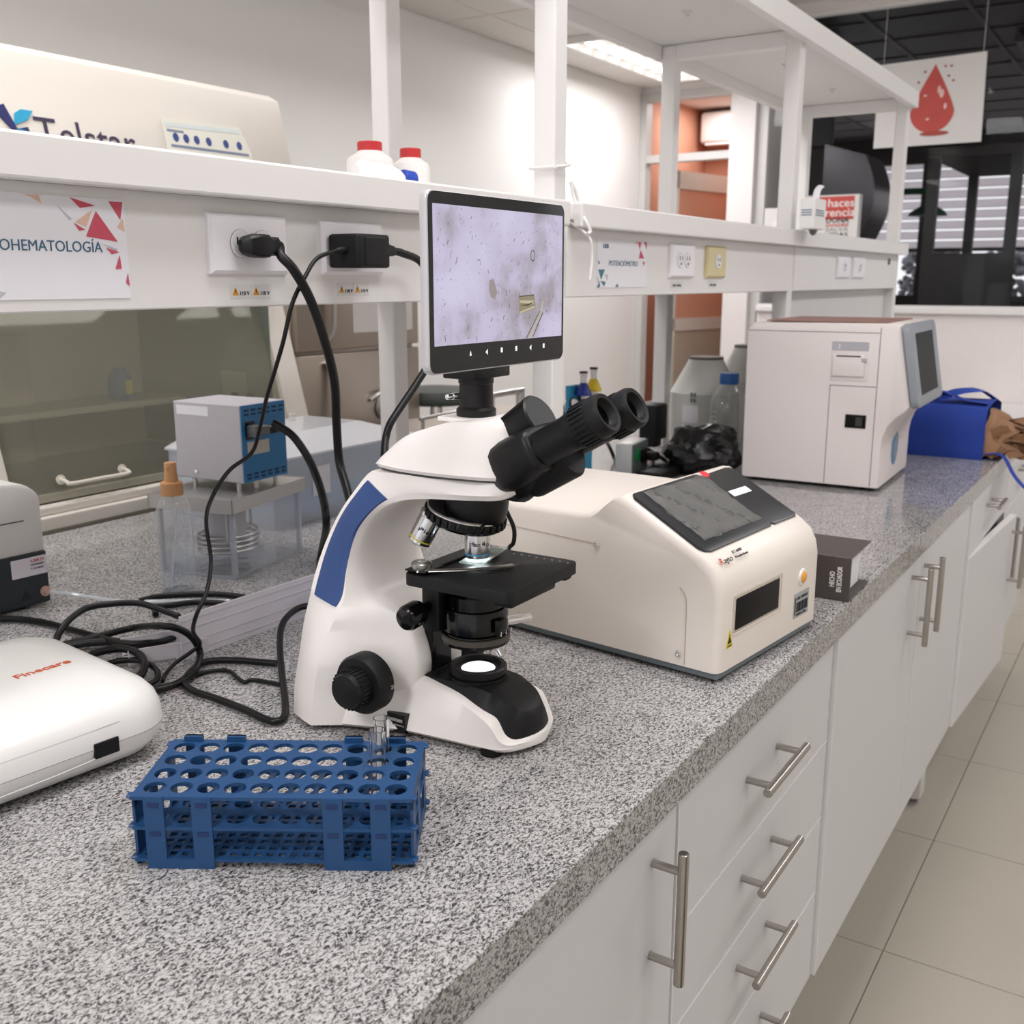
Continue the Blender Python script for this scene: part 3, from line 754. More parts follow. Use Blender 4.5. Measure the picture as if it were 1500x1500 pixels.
# white sanitiser box on the third post
t = thing('dispenser_box', 'small white dispenser box with a flap on the far shelf post', 'dispenser', (2.70, .850, 1.478))
MB().box(0, .10, -.028, .01, .028, .105, .004).obj('box_body', DEVW, t, 0)
MB().tube([(.06, -.01, .104), (.065, -.012, .125), (.085, -.012, .137), (.095, -.012, .138)], .009, sub=4, flat=.45).obj('paper_flap', PAPER, t)
MB().lathe([(.012, .028), (.008, .018), (.002, .014)], (.05, -.012, 0), n=12).obj('nozzle', GREYB, t)
for k in range(3): MB().box(-.0006, 0, -.022 + .001, .006 , .062 + .006 * k, .0645 + .006 * k).obj('printed_line', INKB, t, 0)
for k in range(3): MB().box(.01, .08, -.0287, -.028, .062 + .006 * k, .0645 + .006 * k).obj('printed_line', INKB, t, 0)

# white cord knotted round the second post
t = thing('tie_cord', 'white cord knotted around the shelf post beside the tablet screen', 'cord', (1.53, .90, 1.56))
m = MB(); zz = 0
m.tube([(-.004, -.004, zz), (.02, -.005, zz + .003), (.044, -.004, zz + .008), (.045, .02, zz + .01), (.044, .044, zz + .006), (.02, .045, zz + .002), (-.004, .044, zz), (-.005, .02, zz), (-.004, -.004, zz)], .0028, sub=4)
m.tube([(.045, -.006, -.02), (.055, -.01, -.035), (.062, -.012, -.06), (.058, -.012, -.085)], .0035, sub=5)
m.tube([(.045, -.006, -.085), (.05, -.04, -.11), (.058, -.042, -.14), (.052, -.042, -.18)], .0022, sub=5)
m.tube([(.045, -.006, -.02), (.05, -.012, -.05), (.046, -.036, -.085), (.05, -.042, -.10), (.044, -.040, -.105)], .003, sub=5)
m.obj('cord_loop', SHELFW, t)
# ================================================================== MICROSCOPE   (local: x = away from camera, -y = forward)
ms = thing('microscope', 'white and black trinocular microscope carrying a tablet camera screen', 'microscope', (.864, .598, ZT))
SCL = .96; LIFT = .48 * (1 - SCL)      # head and stage parts are set out at a working scale, brought to size at the end
def F(r, f, z): return Vector((r, -f, z))
def smooth_loft(stations, sub=5):
    """stations: equal-length rings; catmull-interpolated along the loft"""
    n = len(stations[0]); cols = [catmull([s[i] for s in stations], sub) for i in range(n)]
    return [[c[k] for c in cols] for k in range(len(cols[0]))]
# --- stand: rear column sweeping up into the arm.  station = rear(f,z), front(f,z), half widths w0 (rear), w1, w2 (ridge), w3 (front)
ST0 = [(-.205, .060, -.052, .058, .049, .086, .098, .044, .36),
      (-.202, .095, -.060, .088, .046, .079, .090, .040, .42),
      (-.196, .125, -.075, .110, .043, .072, .082, .042, .52),
      (-.188, .152, -.112, .130, .040, .066, .075, .050, .78),
      (-.176, .186, -.124, .165, .037, .059, .066, .052, .86),
      (-.158, .222, -.116, .204, .034, .053, .060, .050, .86),
      (-.138, .250, -.094, .232, .032, .049, .056, .050, .86),
      (-.116, .274, -.066, .246, .030, .045, .052, .050, .80),
      (-.076, .2785, -.034, .252, .030, .048, .053, .050, .70),
      (-.030, .2785, -.006, .2545, .03, .050, .053, .049, .70),
      (.020, .2785, .026, .256, .028, .044, .049, .044, .70),
      (.052, .2785, .052, .258, .022, .036, .040, .036, .70),
      (.066, .2785, .064, .264, .014, .024, .026, .024, .70)]
ST = [(-.205, .006, -.056, .006, .052, .088, .103, .052, .36), (-.204, .040, -.054, .040, .050, .085, .098, .047, .36)]
ST += [(a * SCL, b * SCL + LIFT, c * SCL, d * SCL + LIFT, e * SCL, f * SCL, g * SCL, h * SCL, t) for a, b, c, d, e, f, g, h, t in ST0]
rings = []
for (fr, zr, ff, zf, w0, w1, w2, w3, tr) in ST:
    a = Vector((fr, zr)); b = Vector((ff, zf))
    def at(t): q = a.lerp(b, t); return q
    pts = []
    prof = [(0.0, 0.0), (0.0, w0 * .75), (.02, w0 + (w1 - w0) * .5), (.09, w1), (.09 + (tr - .09) * .6, w1 + (w2 - w1) * .65), (tr, w2), (tr + (1 - tr) * .25, w2 * .68 + w3 * .32), (tr + (1 - tr) * .7, w3 * .82 + w2 * .18), (.97, w3), (1.0, w3 * .9), (1.0, w3 * .4)]
    for t, w in prof: q = at(t); pts.append(F(-w, q.x, q.y))
    for t, w in prof[::-1]:
        if w > 0: q = at(t); pts.append(F(w, q.x, q.y))
    rings.append(pts)
MB().loft(smooth_loft(rings, 4)).obj('stand', SCOPEW, ms, 50)
# underside shadow panel
# --- foot (front base)
fr_ = []
for f, hb, ht, zt in ((-.12, .088, .045, .062), (-.06, .066, .037, .0615), (-.03, .061, .038, .059), (0, .058, .042, .055), (.025, .056, .046, .0485), (.044, .054, .049, .042), (.052, .053, .049, .036), (.060, .050, .047, .0235), (.067, .044, .041, .018), (.073, .034, .032, .0172), (.079, .020, .018, .017), (.0825, .008, .007, .0165)):
    z0 = .006
    fr_.append([F(-hb + .004, f, z0), F(-hb, f, z0 + .004), F(-(hb * .7 + ht * .3), f, z0 + (zt - z0) * .45), F(-(ht + .004), f, zt - .003), F(-ht + .002, f, zt), F(0, f, zt),
                F(ht - .002, f, zt), F(ht + .004, f, zt - .003), F(hb * .7 + ht * .3, f, z0 + (zt - z0) * .45), F(hb, f, z0 + .004), F(hb - .004, f, z0)])
MB().loft(smooth_loft(fr_, 3)).obj('foot', SCOPEW, ms, 50)
# black front cover of the foot
cv = []
for f, hw, zt, zb, hb in ((-.057, .029, .0625, .055, .031), (-.03, .030, .063, .053, .036), (0, .030, .063, .049, .040), (.030, .030, .062, .043, .0435), (.044, .029, .057, .034, .0445), (.056, .027, .0515, .018, .0435), (.066, .021, .046, .0160, .036), (.073, .014, .040, .0155, .026), (.077, .007, .031, .0155, .014), (.0788, .003, .020, .0155, .006)):
    cv.append([F(-hb - .001, f, zb), F(-(hw * .35 + hb * .65), f, zb + (zt - zb) * .45), F(-hw, f, zt - .001), F(-hw * .55, f, zt), F(hw * .55, f, zt), F(hw, f, zt - .001), F(hw * .35 + hb * .65, f, zb + (zt - zb) * .45), F(hb + .001, f, zb)])
MB().loft(smooth_loft(cv, 3)).obj('foot_cover', BLACKM, ms, 40)
m = MB()
for k in range(4): m.box(-.022 + .002 * k, .012, .036 + .004 * k, .038 + .004 * k, .062, .0638)
m.obj('vent_ribs', BLACK, ms, 0)
for f, r in ((-.165, -.080), (-.165, .080), (.045, -.042), (.045, .042)):
    MB().cyl(F(r, f, 0), F(r, f, .008), .012, n=14).obj('rubber_foot', RUBBER, ms)
# rating label slot on the near side of the base
m = MB()
Uq = Vector((0.0, -1, .0)); 
m.box(-.0660, -.050, .050, .074, .007, .027, M=Matrix.Identity(4)); m.obj('slot', BLACKG, ms, 0)
MB().box(-.0664, -.0655, .051, .073, .014, .0155).box(-.0664, -.0655, .053, .073, .0185, .022).obj('slot_rail', CHROME, ms, 0)
# --- illuminator
MB().lathe([(.032, 0), (.0335, .004), (.0335, .010), (.030, .0105), (.030, .012), (.0325, .013), (.0325, .019), (.031, .0205), (.0265, .0205), (.0245, .0165), (.0195, .0160), (.0195, .015), (0, .015)], F(0, 0.0, .0385), n=44).obj('illuminator', BLACK, ms, 30)
def lamp_mat():
    m = bpy.data.materials.new('lamp_glass'); m.use_nodes = True; n, l = nodes_of(m); b = n['Principled BSDF']
    tc = n.new('ShaderNodeTexCoord'); v = n.new('ShaderNodeTexVoronoi'); v.inputs['Scale'].default_value = 160
    l.new(tc.outputs['Object'], v.inputs['Vector'])
    r = n.new('ShaderNodeValToRGB'); r.color_ramp.elements[0].color = (.4, .4, .42, 1); r.color_ramp.elements[1].color = (1, 1, 1, 1); r.color_ramp.elements[1].position = .3
    l.new(v.outputs['Distance'], r.inputs[0]); l.new(r.outputs[0], b.inputs['Emission Color']); b.inputs['Emission Strength'].default_value = .9
    b.inputs['Roughness'].default_value = .1; return m
MB().lathe([(.0193, 0), (.016, .0018), (.008, .0028), (0, .003)], F(0, .0, .0542), n=32).obj('lamp_lens', lamp_mat(), ms)
d = bpy.data.lights.new('added_slide_lamp', 'AREA'); d.shape = 'DISK'; d.size = .026; d.energy = .012; d.color = (.96, .98, 1)  # added light on the solid stage, stands in for the condensed beam
o = bpy.data.objects.new('added_slide_lamp', d); COL.objects.link(o); o.location = (.864, .598, ZT + .1758 * SCL + LIFT); o.rotation_euler = (R(180), 0, 0)
# --- rack column and stage carrier
MB().box(-.018, .018, .050, .062, .045, .17, .001).obj('rack_column', BLACKG, ms, 0)
MB().box(-.035, -.004, .028, .052, .100, .150, .003).box(-.032, .032, .036, .052, .118, .163, .003).obj('stage_carrier', BLACKM, ms)
# --- stage
def stage():
    m = MB()
    def rrect(x0, x1, y0, y1, r, n=5):
        p = []
        for cx, cy, a0 in ((x1 - r, y1 - r, 0), (x0 + r, y1 - r, 90), (x0 + r, y0 + r, 180), (x1 - r, y0 + r, 270)):
            for k in range(n): a = R(a0 + 90 * k / (n - 1)); p.append((cx + r * math.cos(a), cy + r * math.sin(a)))
        return p
    out = rrect(-.074, .071, -.089, .047, .011)
    m.prism(out, (0, 0, .1625), (1, 0, 0), (0, 1, 0), .0125, .0012)
    return m
st = stage()
# light slot through the middle, dark recess shown as a sunk oval
so = st.obj('stage_plate', BLACKM, ms, 30)
MB().prism([(.016 + .030 * math.cos(a) , .0 + .014 * math.sin(a)) for a in [2 * math.pi * k / 24 for k in range(24)]], (-.012, -.012, .1751), (.8, -.6, 0), (.6, .8, 0), .0004).obj('stage_opening', BLACKG, so, 0)
MB().box(-.060, .030, -.083, -.060, .153, .163, .003).obj('stage_rib', BLACKM, so)
MB().box(.050, .066, -.083, .03, .155, .163, .003).obj('stage_rib', BLACKM, so)
# mechanical specimen holder: fixed bar, curved arm, screw, graduation
MET = mat('satin_metal', srgb(168, 166, 162), .25, .9)
MB().box(-.066, .070, .026, .046, .1750, .1778, .001).obj('holder_bar', BLACK, so, 0)
MB().box(-.072, -.036, .018, .045, .1778, .1796, .001).obj('holder_bracket', BLACK, so, 0)
MB().lathe([(.011, 0), (.0115, .002), (.0115, .006), (.009, .008), (.006, .0085), (0, .0085)], (-.060, .031, .1796), n=24).obj('holder_screw', MET, so)
MB().tube([(-.070, .030, .1785), (-.055, .012, .1785), (-.034, -.012, .1785), (-.010, -.032, .1785), (.006, -.042, .1785)], .0040, sub=6, flat=.4).obj('holder_arm', MET, so)
MB().box(.032, .068, -.006, .004, .1752, .179, .001, M=Matrix.Rotation(R(18), 4, 'Z')).obj('holder_jaw', MET, so, 0)
m = MB()
for k in range(8): m.cyl((.056, -.012 - .010 * k, .1750), (.056, -.012 - .010 * k, .1760), .0013, n=8)
m.obj('graduation', STEEL, so, 0)
SL = glass('slide_glass', (.9, .96, .94), 1.0, .03, 1.5, haze=.25, hazecol=(.9, 1, .97))
so2 = thing('microscope_slide', 'glass microscope slide lying on the black stage under the objective', 'slide', (.868, .600, ZT + .1786 * SCL + LIFT), R(12))
MB().box(-.020, .056, -.013, .013, 0, .0012).obj('slide_glass', SL, so2, 0)
MB().box(-.020, .013, -.013, .013, .0013, .0016).obj('specimen', translucent('specimen_film', (.96, .98, 1.0)), so2, 0)
MB().box(.024, .046, -.011, .011, .0013, .0016).obj('cover_slip', mat('slip_grey', srgb(120, 136, 124), .2), so2, 0)
# --- stage drive knobs hanging at the near rear corner
MB().cyl((-.062, .046, .125), (-.020, .040, .130), .0058, n=14).obj('stage_shaft', BLACKG, ms)
MB().lathe([(.006, 0), (.013, .002), (.0145, .006), (.0145, .022), (.012, .027), (.004, .029)], (-.046, .044, .126), (-1, .08, -.14), 24).obj('stage_knob', BLACKG, ms, 40)
# --- condenser
MB().lathe([(.031, .142), (.0315, .128), (.0345, .127), (.0365, .122), (.0365, .102), (.034, .0985), (.0345, .095), (.0375, .094), (.038, .087), (.030, .084), (0, .084)][::-1], F(0, -.003, 0), n=40).obj('condenser', BLACKG, ms, 30)
MB().lathe([(.036, .090), (.0385, .0905), (.0385, .0965), (.036, .097)], F(0, -.003, 0), n=40, cap0=False, cap1=False).obj('filter_ring', mat('dark_bronze', srgb(72, 66, 60), .45), ms, 30)
MB().box(-.018, -.002, -.0405, -.034, .104, .121, .0015).obj('iris_block', BLACK, ms)
MB().cyl(F(-.004, .03, .083), F(-.004, .034, .077), .004, n=12).obj('filter_screw', CHROME, ms)
MB().cyl(F(.034, .008, .1), F(.062, .018, .098), .0055, n=16, bev=.001).cyl(F(.06, .018, .098), F(.074, .022, .097), .0045, n=14).obj('clamp_screw', CHROME, ms)
m = MB()
for k in range(3): m.box(-.015 + .010 * k, -.0145 + .010 * k, -.0412, -.0400, .103, .108)
m.obj('iris_scale', SHELFW, ms, 0)
# --- coaxial focus knob
def ribbed(r, h, n, d):
    return [(r + (d if (k % 2) else 0)) for k in range(n)]
kb = MB(); o = Vector((-.078, .088, .048)); dx = Vector((-1, .0, 0))
kb.lathe([(.030, 0), (.0335, .004), (.0335, .022), (.031, .026), (.022, .027)], o, dx, 40)
ko = kb.obj('coarse_knob', BLACKM, ms, 35)
m = MB()
for k in range(28):
    a = 2 * math.pi * k / 28
    c = o + Vector((-.034, math.cos(a) * .0215, math.sin(a) * .0215))
    m.box(-.008, .008, -.0012, .0012, -.0012, .0012, M=Matrix.Translation(c) @ Matrix.Rotation(a, 4, 'X'))
m.lathe([(.0215, .024), (.0215, .040), (.0185, .047), (.010, .049), (0, .0492)], o, dx, 32)
m.obj('fine_knob', BLACKM, ms, 35)
text('lettering', '20', .006, tuple(chain(ms) @ (o + Vector((-.010, -.0336, -.002)))), (1, 0, 0), (0, 0, 1), STEEL, ko)
MB().lathe([(.030, 0), (.0335, .004), (.0335, .022), (.022, .026), (.0215, .040), (.016, .047), (0, .048)], Vector((.078, .088, .048)), (1, 0, 0), 32).obj('coarse_knob', BLACKM, ms, 35)
# --- blue inlay on the near rear face (follows the stand surface)
def inlay(sgn):
    rows = smooth_loft(rings, 4)
    lo, hi = 4 * 4 + 1, 9 * 4 - 1
    m = MB(); A = []
    for k in range(lo, hi + 1):
        rw = rows[k]; n = len(rw)
        path = [rw[3], rw[4], rw[5], rw[6]]
        f_ = (k - lo) / (hi - lo); s0, s1 = .22, 1.70 + .75 * f_
        c = []
        for q in range(8):
            v_ = s0 + (s1 - s0) * q / 7; b_ = min(2, int(v_)); c.append(path[b_].lerp(path[b_ + 1], v_ - b_))
        A.append(c)
    G = []
    for k, c in enumerate(A):
        nrm = (c[-1] - c[0]).cross(A[min(k + 1, len(A) - 1)][0] - A[max(k - 1, 0)][0]).normalized()
        if nrm.x > 0: nrm = -nrm
        G.append([p + nrm * (.0018 if 0 < e_ < 7 else .0004) for e_, p in enumerate(c)] + [p - nrm * .004 for p in c[::-1]])
    if sgn > 0: G = [[Vector((-p.x, p.y, p.z)) for p in g] for g in G]
    m.loft(G); return m.obj('blue_inlay', BLUEIN, ms, 40)
inlay(-1); inlay(1)
# --- nosepiece
MB().lathe([(.034, .258), (.0355, .250), (.034, .238), (.031, .226), (.028, .222)][::-1], F(-.004, 0, 0) + Vector((.004, 0, 0)), n=36).obj('nosepiece_neck', BLACK, ms, 35)
ax = F(0, -.24, -1).normalized()            # turret axis, leaning to the rear
tc_ = F(0, -.014, .2335)
MB().lathe([(.030, -.006), (.0415, -.003), (.0435, .001), (.0435, .010), (.041, .013), (.032, .017), (0, .018)], tc_, ax, 48).obj('turret', BLACKG, ms, 30)
MB().lathe([(.0425, -.0022), (.0438, -.0012), (.0438, .0002), (.0425, .0004)], tc_, ax, 48, False, False).obj('turret_trim', CHROME, ms, 30)
m = MB(); uu, vv = m.frame(ax)
for k in range(30):
    a = 2 * math.pi * k / 30; rad = (uu * math.cos(a) + vv * math.sin(a))
    c = tc_ + ax * .0055 + rad * .0440; t_ = ax.cross(rad)
    M = Matrix(((rad.x, t_.x, ax.x, c.x), (rad.y, t_.y, ax.y, c.y), (rad.z, t_.z, ax.z, c.z), (0, 0, 0, 1)))
    m.box(-.0012, .0018, -.003, .003, -.0042, .0042, .0006, 1, M=M)
m.obj('turret_grip', BLACKM, ms, 30)
OBJM = mat('objective_chrome', srgb(214, 214, 216), .16, 1.0, var=.02)
def objective(base, d, ln, r, band, txt=None, name='objective'):
    d = d.normalized()
    o = MB().lathe([(r * .8, -.004), (r * 1.0, -.001), (r * 1.08, .0), (r * 1.08, .004), (r, .005), (r, ln * .72), (r * .97, ln * .73), (r * .97, ln * .9), (r * .72, ln * .97), (r * .45, ln), (0, ln)], base, d, 32).obj(name, OBJM, ms, 30)
    MB().lathe([(r * .985, ln * .78), (r * 1.0, ln * .785), (r * 1.0, ln * .815), (r * .985, ln * .82)], base, d, 32, False, False).obj('colour_band', band, o, 30)
    if txt:
        side = Vector((-.75, -.66, 0)); side = (side - d * side.dot(d)).normalized(); up = -d; Uq = up.cross(side).normalized()
        p = base + d * (ln * .52) + side * (r + .0004) - Uq * (r * .75)
        text('lettering', txt, .0058, tuple(chain(ms) @ p), tuple(Uq), tuple(up), INK, o, width=r * 1.5)
    return o
Bb = mat('band_blue', srgb(70, 160, 205), .4); By = mat('band_yellow', srgb(214, 196, 60), .4); Br = mat('band_red', srgb(190, 84, 76), .4); Bw = mat('band_white', srgb(220, 220, 220), .4)
objective(F(0, .0, .218), Vector((0, 0, -1)), .0380, .0140, Bb, 'Plan 40')
dd = lambda az: (ax + (uu * math.cos(az) + vv * math.sin(az)) * .36)
# directions of the parked objectives, spaced round the turret
for (rx, fx, ln, r, band, txt) in ((-.020, -.030, .040, .0135, By, 'Plan'), (.006, -.046, .030, .0125, Br, None), (.027, -.026, .034, .0125, Bw, None)):
    base = tc_ + Vector((rx, -fx * 1.0 - .0, -.004)) + Vector((0, 0, 0.001))
    dirv = Vector((rx * 11.0, -fx * 16.0, -1.0))
    objective(base, dirv, ln, r, band, txt)
# --- head
hd = []
for f, wb, wt, z0, zt in ((-.117, .030, .022, .2795, .283), (-.100, .044, .028, .2795, .296), (-.070, .053, .035, .2795, .3155), (-.035, .056, .040, .2795, .3285), (-.005, .056, .043, .2795, .3365), (.028, .052, .041, .2795, .3395), (.048, .046, .038, .2795, .3365), (.060, .040, .034, .280, .318), (.072, .028, .024, .281, .296)):
    h = zt - z0
    hd.append([F(-wb + .003, f, z0), F(-wb, f, z0 + min(.004, h * .3)), F(-wb * .93 - .0, f, z0 + h * .35), F(-(wb * .55 + wt * .45), f, z0 + h * .72), F(-wt, f, zt - h * .02), F(-wt * .5, f, zt), F(wt * .5, f, zt), F(wt, f, zt - h * .02), F(wb * .55 + wt * .45, f, z0 + h * .72), F(wb * .93, f, z0 + h * .35), F(wb, f, z0 + min(.004, h * .3)), F(wb - .003, f, z0)])
MB().loft(smooth_loft(hd, 4)).obj('head', SCOPEW, ms, 42)
MB().prism([(-.026, -.030), (.026, -.030), (.030, .0), (.026, .030), (-.026, .030), (-.03, 0)], (0, .002, .3345), (1, 0, 0), (0, 1, 0), .0045, .001).obj('tube_platform', SCOPEW, ms)
# dark seam between arm and head
MB().loft(smooth_loft([[F(s * x, f, z) for s, x, z in ((-1, w, .2783), (-1, w, .2797), (1, w, .2797), (1, w, .2783))] for f, w in ((-.114, .028), (-.095, .043), (-.06, .051), (-.01, .0535), (.03, .049), (.056, .036))], 4)).obj('seam', mat('seam_dark', srgb(60, 58, 58), .6), ms, 0)
# --- binocular body
dirv = F(0, math.cos(R(30)), math.sin(R(30))); upv = F(0, -math.sin(R(30)), math.cos(R(30))); RT = Vector((1, 0, 0))
o0 = F(0, .050, .2865)
def bring(t, w, h0, h1, sq=.45, n=20, shift=0.0):
    out = []
    for k in range(n):
        a = 2 * math.pi * k / n; ca, sa = math.cos(a), math.sin(a)
        out.append(o0 + dirv * t + RT * (w * math.copysign(abs(ca) ** sq, ca)) + upv * (((h1 - h0) / 2) * math.copysign(abs(sa) ** sq, sa) + (h0 + h1) / 2))
    return out
bb_ = [bring(-.022, .022, -.010, .028), bring(-.010, .036, -.020, .030), bring(.004, .045, -.024, .030), bring(.024, .051, -.025, .029), bring(.046, .054, -.023, .027), bring(.056, .054, -.022, .026), bring(.060, .050, -.019, .023)]
MB().loft(smooth_loft(bb_, 3)).obj('binocular_body', BLACK, ms, 35)
m = MB()   # chin fairing
for_r = [[o0 + dirv * t + RT * (w * c) + upv * (-.022 - h * s_) for c, s_ in ((-1, 0), (-.7, .7), (0, 1), (.7, .7), (1, 0))] for t, w, h in ((-.022, .012, .004), (-.008, .022, .014), (.012, .028, .012), (.034, .026, .007), (.05, .02, .003))]
m.loft(smooth_loft(for_r, 3)).obj('chin', BLACK, ms, 40)
MB().cyl(o0 - dirv * .004 + upv * .030 , o0 + dirv * .056 + upv * .034, .022, .0255, n=32, bev=.002).obj('hinge_barrel', BLACK, ms, 35)
MB().cyl(o0 - dirv * .013 + upv * .036 - RT * .006, o0 - dirv * .006 + upv * .036 - RT * .006, .0165, n=28, bev=.001).obj('hinge_cap', BLACKM, ms, 35)
EYEG = mat('lens_dark', srgb(20, 22, 30), .05, spec=.8)
for s in (-1, 1):
    c = o0 + RT * (s * .031)
    t = MB().lathe([(.0215, .030), (.0225, .044), (.0225, .052), (.0195, .054), (.0195, .058), (.0185, .0595), (.0185, .1)], c, dirv, 36).obj('eyepiece_tube', BLACK, ms, 30)
    prof = [(.0190, .098), (.0193, .104), (.0205, .106), (.0215, .128), (.0213, .139), (.0195, .1425), (.0155, .1415), (.0135, .136), (.0118, .134), (.0118, .130), (0, .130)]
    e = MB().lathe(prof, c, dirv, 40).obj('eyepiece', BLACKM, ms, 30)
    MB().lathe([(.0115, .1302), (.006, .1318), (0, .1322)], c, dirv, 24).obj('lens', EYEG, e)
    m = MB(); u2, v2 = m.frame(dirv)
    for k in range(26):
        a = 2 * math.pi * k / 26; rad = u2 * math.cos(a) + v2 * math.sin(a); tt = dirv.cross(rad)
        q = c + dirv * .118 + rad * .0213
        M = Matrix(((rad.x, tt.x, dirv.x, q.x), (rad.y, tt.y, dirv.y, q.y), (rad.z, tt.z, dirv.z, q.z), (0, 0, 0, 1)))
        m.box(-.0012, .0012, -.0013, .0013, -.009, .009, .0005, 1, M=M)
    m.obj('grip_rib', BLACKM, e, 30)
MB().lathe([(.024, .012), (.025, .016), (.025, .066), (.022, .069), (0, .069)], o0 - upv * .014, dirv, 30).obj('hinge_disc', BLACKM, ms, 35)
# --- camera tube and tablet
MB().lathe([(.0205, .338), (.0212, .340), (.0212, .346), (.0195, .348), (.0178, .349), (.0178, .373), (.0188, .374), (.0188, .380), (.0188, .382)], F(0, 0, 0), n=40).obj('camera_tube', mat('tube_black', srgb(27, 25, 25), .45, spec=.3), ms, 30)
MB().cyl((-.012, .010, .3605), (-.0235, .014, .3605), .0036, n=14).cyl((-.0235, .014, .3605), (-.031, .0165, .3605), .0030, n=14, bev=.0006).obj('lock_screw', CHROME, ms)
MB().box(-.030, .036, -.020, .022, .3795, .3925, .002).obj('tablet_mount', BLACK, ms)
tb = bpy.data.objects.new('tablet', None)
# tablet is clamped to the tube: parts named singly
TX0, TX1, TZ0, TZ1, TY = -.110, .1455, .390, .5625, -.022
def rrp(x0, x1, z0, z1, r, n=6):
    p = []
    for cx, cz, a0 in ((x1 - r, z1 - r, 0), (x0 + r, z1 - r, 90), (x0 + r, z0 + r, 180), (x1 - r, z0 + r, 270)):
        for k in range(n): a = R(a0 + 90 * k / (n - 1)); p.append((cx + r * math.cos(a), cz + r * math.sin(a)))
    return p
SILV = mat('tablet_silver', srgb(206, 204, 206), .32, .35)
MB().prism(rrp(TX0, TX1, TZ0, TZ1, .009)[::-1], (0, TY + .0008, 0), (1, 0, 0), (0, 0, 1), .0, 0) if False else None
m = MB(); RI = rrp(TX0, TX1, TZ0, TZ1, .009); cxm, czm = (TX0 + TX1) / 2, (TZ0 + TZ1) / 2
def inset(p, d): return [(x + (d if x < cxm else -d), z + (d if z < czm else -d)) for x, z in p]
m.loft([[Vector((x, TY + .0115, z)) for x, z in inset(RI, .004)], [Vector((x, TY + .009, z)) for x, z in inset(RI, .0006)], [Vector((x, TY + .002, z)) for x, z in RI], [Vector((x, TY + .0005, z)) for x, z in inset(RI, .0006)], [Vector((x, TY, z)) for x, z in inset(RI, .0015)]])
tbo = m.obj('tablet_body', SILV, ms, 40)
MB().prism(inset(RI, .0016), (0, TY + .0004, 0), (1, 0, 0), (0, 0, 1), .0010).obj('tablet_glass', mat('tablet_black_glass', srgb(16, 17, 19), .08), tbo, 0)
def screen_mat():
    m = bpy.data.materials.new('micrograph_screen'); m.use_nodes = True; n, l = nodes_of(m); b = n['Principled BSDF']
    tc = n.new('ShaderNodeTexCoord')
    ns = n.new('ShaderNodeTexNoise'); ns.inputs['Scale'].default_value = 16; ns.inputs['Detail'].default_value = 4
    l.new(tc.outputs['Object'], ns.inputs['Vector'])
    r = n.new('ShaderNodeValToRGB'); e = r.color_ramp.elements
    e[0].position = .34; e[0].color = (*srgb(160, 150, 160), 1); e[1].position = .66; e[1].color = (*srgb(208, 202, 228), 1)
    k = e.new(.48); k.color = (*srgb(196, 188, 214), 1)
    l.new(ns.outputs['Fac'], r.inputs[0])
    vo = n.new('ShaderNodeTexNoise'); vo.inputs['Scale'].default_value = 330; vo.inputs['Detail'].default_value = 1; l.new(tc.outputs['Object'], vo.inputs['Vector'])
    r2 = n.new('ShaderNodeValToRGB'); r2.color_ramp.elements[0].position = .70; r2.color_ramp.elements[0].color = (1, 1, 1, 1); r2.color_ramp.elements[1].position = .78; r2.color_ramp.elements[1].color = (.45, .42, .46, 1)
    l.new(vo.outputs['Fac'], r2.inputs[0])
    mx = n.new('ShaderNodeMix'); mx.data_type = 'RGBA'; mx.blend_type = 'MULTIPLY'; mx.inputs[0].default_value = 1
    l.new(r.outputs[0], mx.inputs[6]); l.new(r2.outputs[0], mx.inputs[7])
    l.new(mx.outputs[2], b.inputs['Emission Color']); b.inputs['Emission Strength'].default_value = .92
    b.inputs['Base Color'].default_value = (.02, .02, .02, 1); b.inputs['Roughness'].default_value = .12
    return m
SX0, SX1, SZ0, SZ1 = TX0 + .008, TX1 - .006, TZ0 + .0275, TZ1 - .013
MB().box(SX0, SX1, TY - .0009, TY - .0006, SZ0, SZ1).obj('screen', screen_mat(), tbo, 0, label='lit screen showing a lilac micrograph')
# micrograph details shown on the lit screen (thin printed layers)
def shown(name, polys, col, s=.9, k=0):
    m = MB()
    for p in polys: m.prism([(SX0 + (SX1 - SX0) * u, SZ1 - (SZ1 - SZ0) * v) for u, v in p][::-1], (0, TY - .00095 - .00002 * k, 0), (1, 0, 0), (0, 0, 1), -.00005)
    return m.obj(name, emit('screen_' + name, col, s), tbo, 0)
shown('crystal', [[(.625, .655), (.75, .645), (.765, .755), (.625, .80)]], srgb(158, 148, 124), k=1)
shown('crystal_streak', [[(.63, .69), (.75, .695), (.745, .72), (.635, .71)], [(.63, .78), (.76, .735), (.76, .75), (.63, .795)]], srgb(206, 196, 164), k=2)
shown('crystal_edge', [[(.625, .655), (.75, .645), (.75, .652), (.63, .663)], [(.627, .73), (.7, .72), (.76, .70), (.7, .735)]], srgb(96, 88, 74), k=3)
shown('fibre', [[(.80, .78), (.825, .70), (.835, .70), (.82, .80), (.725, .995), (.685, .995)]], srgb(196, 188, 178), k=2)
shown('fibre_edge', [[(.80, .78), (.805, .785), (.69, .995), (.68, .995)], [(.825, .79), (.83, .80), (.745, .99), (.738, .99)]], srgb(112, 104, 100), k=3)
ringp = [(.738 + .020 * math.cos(a * .2618), .335 + .045 * math.sin(a * .2618)) for a in range(24)]
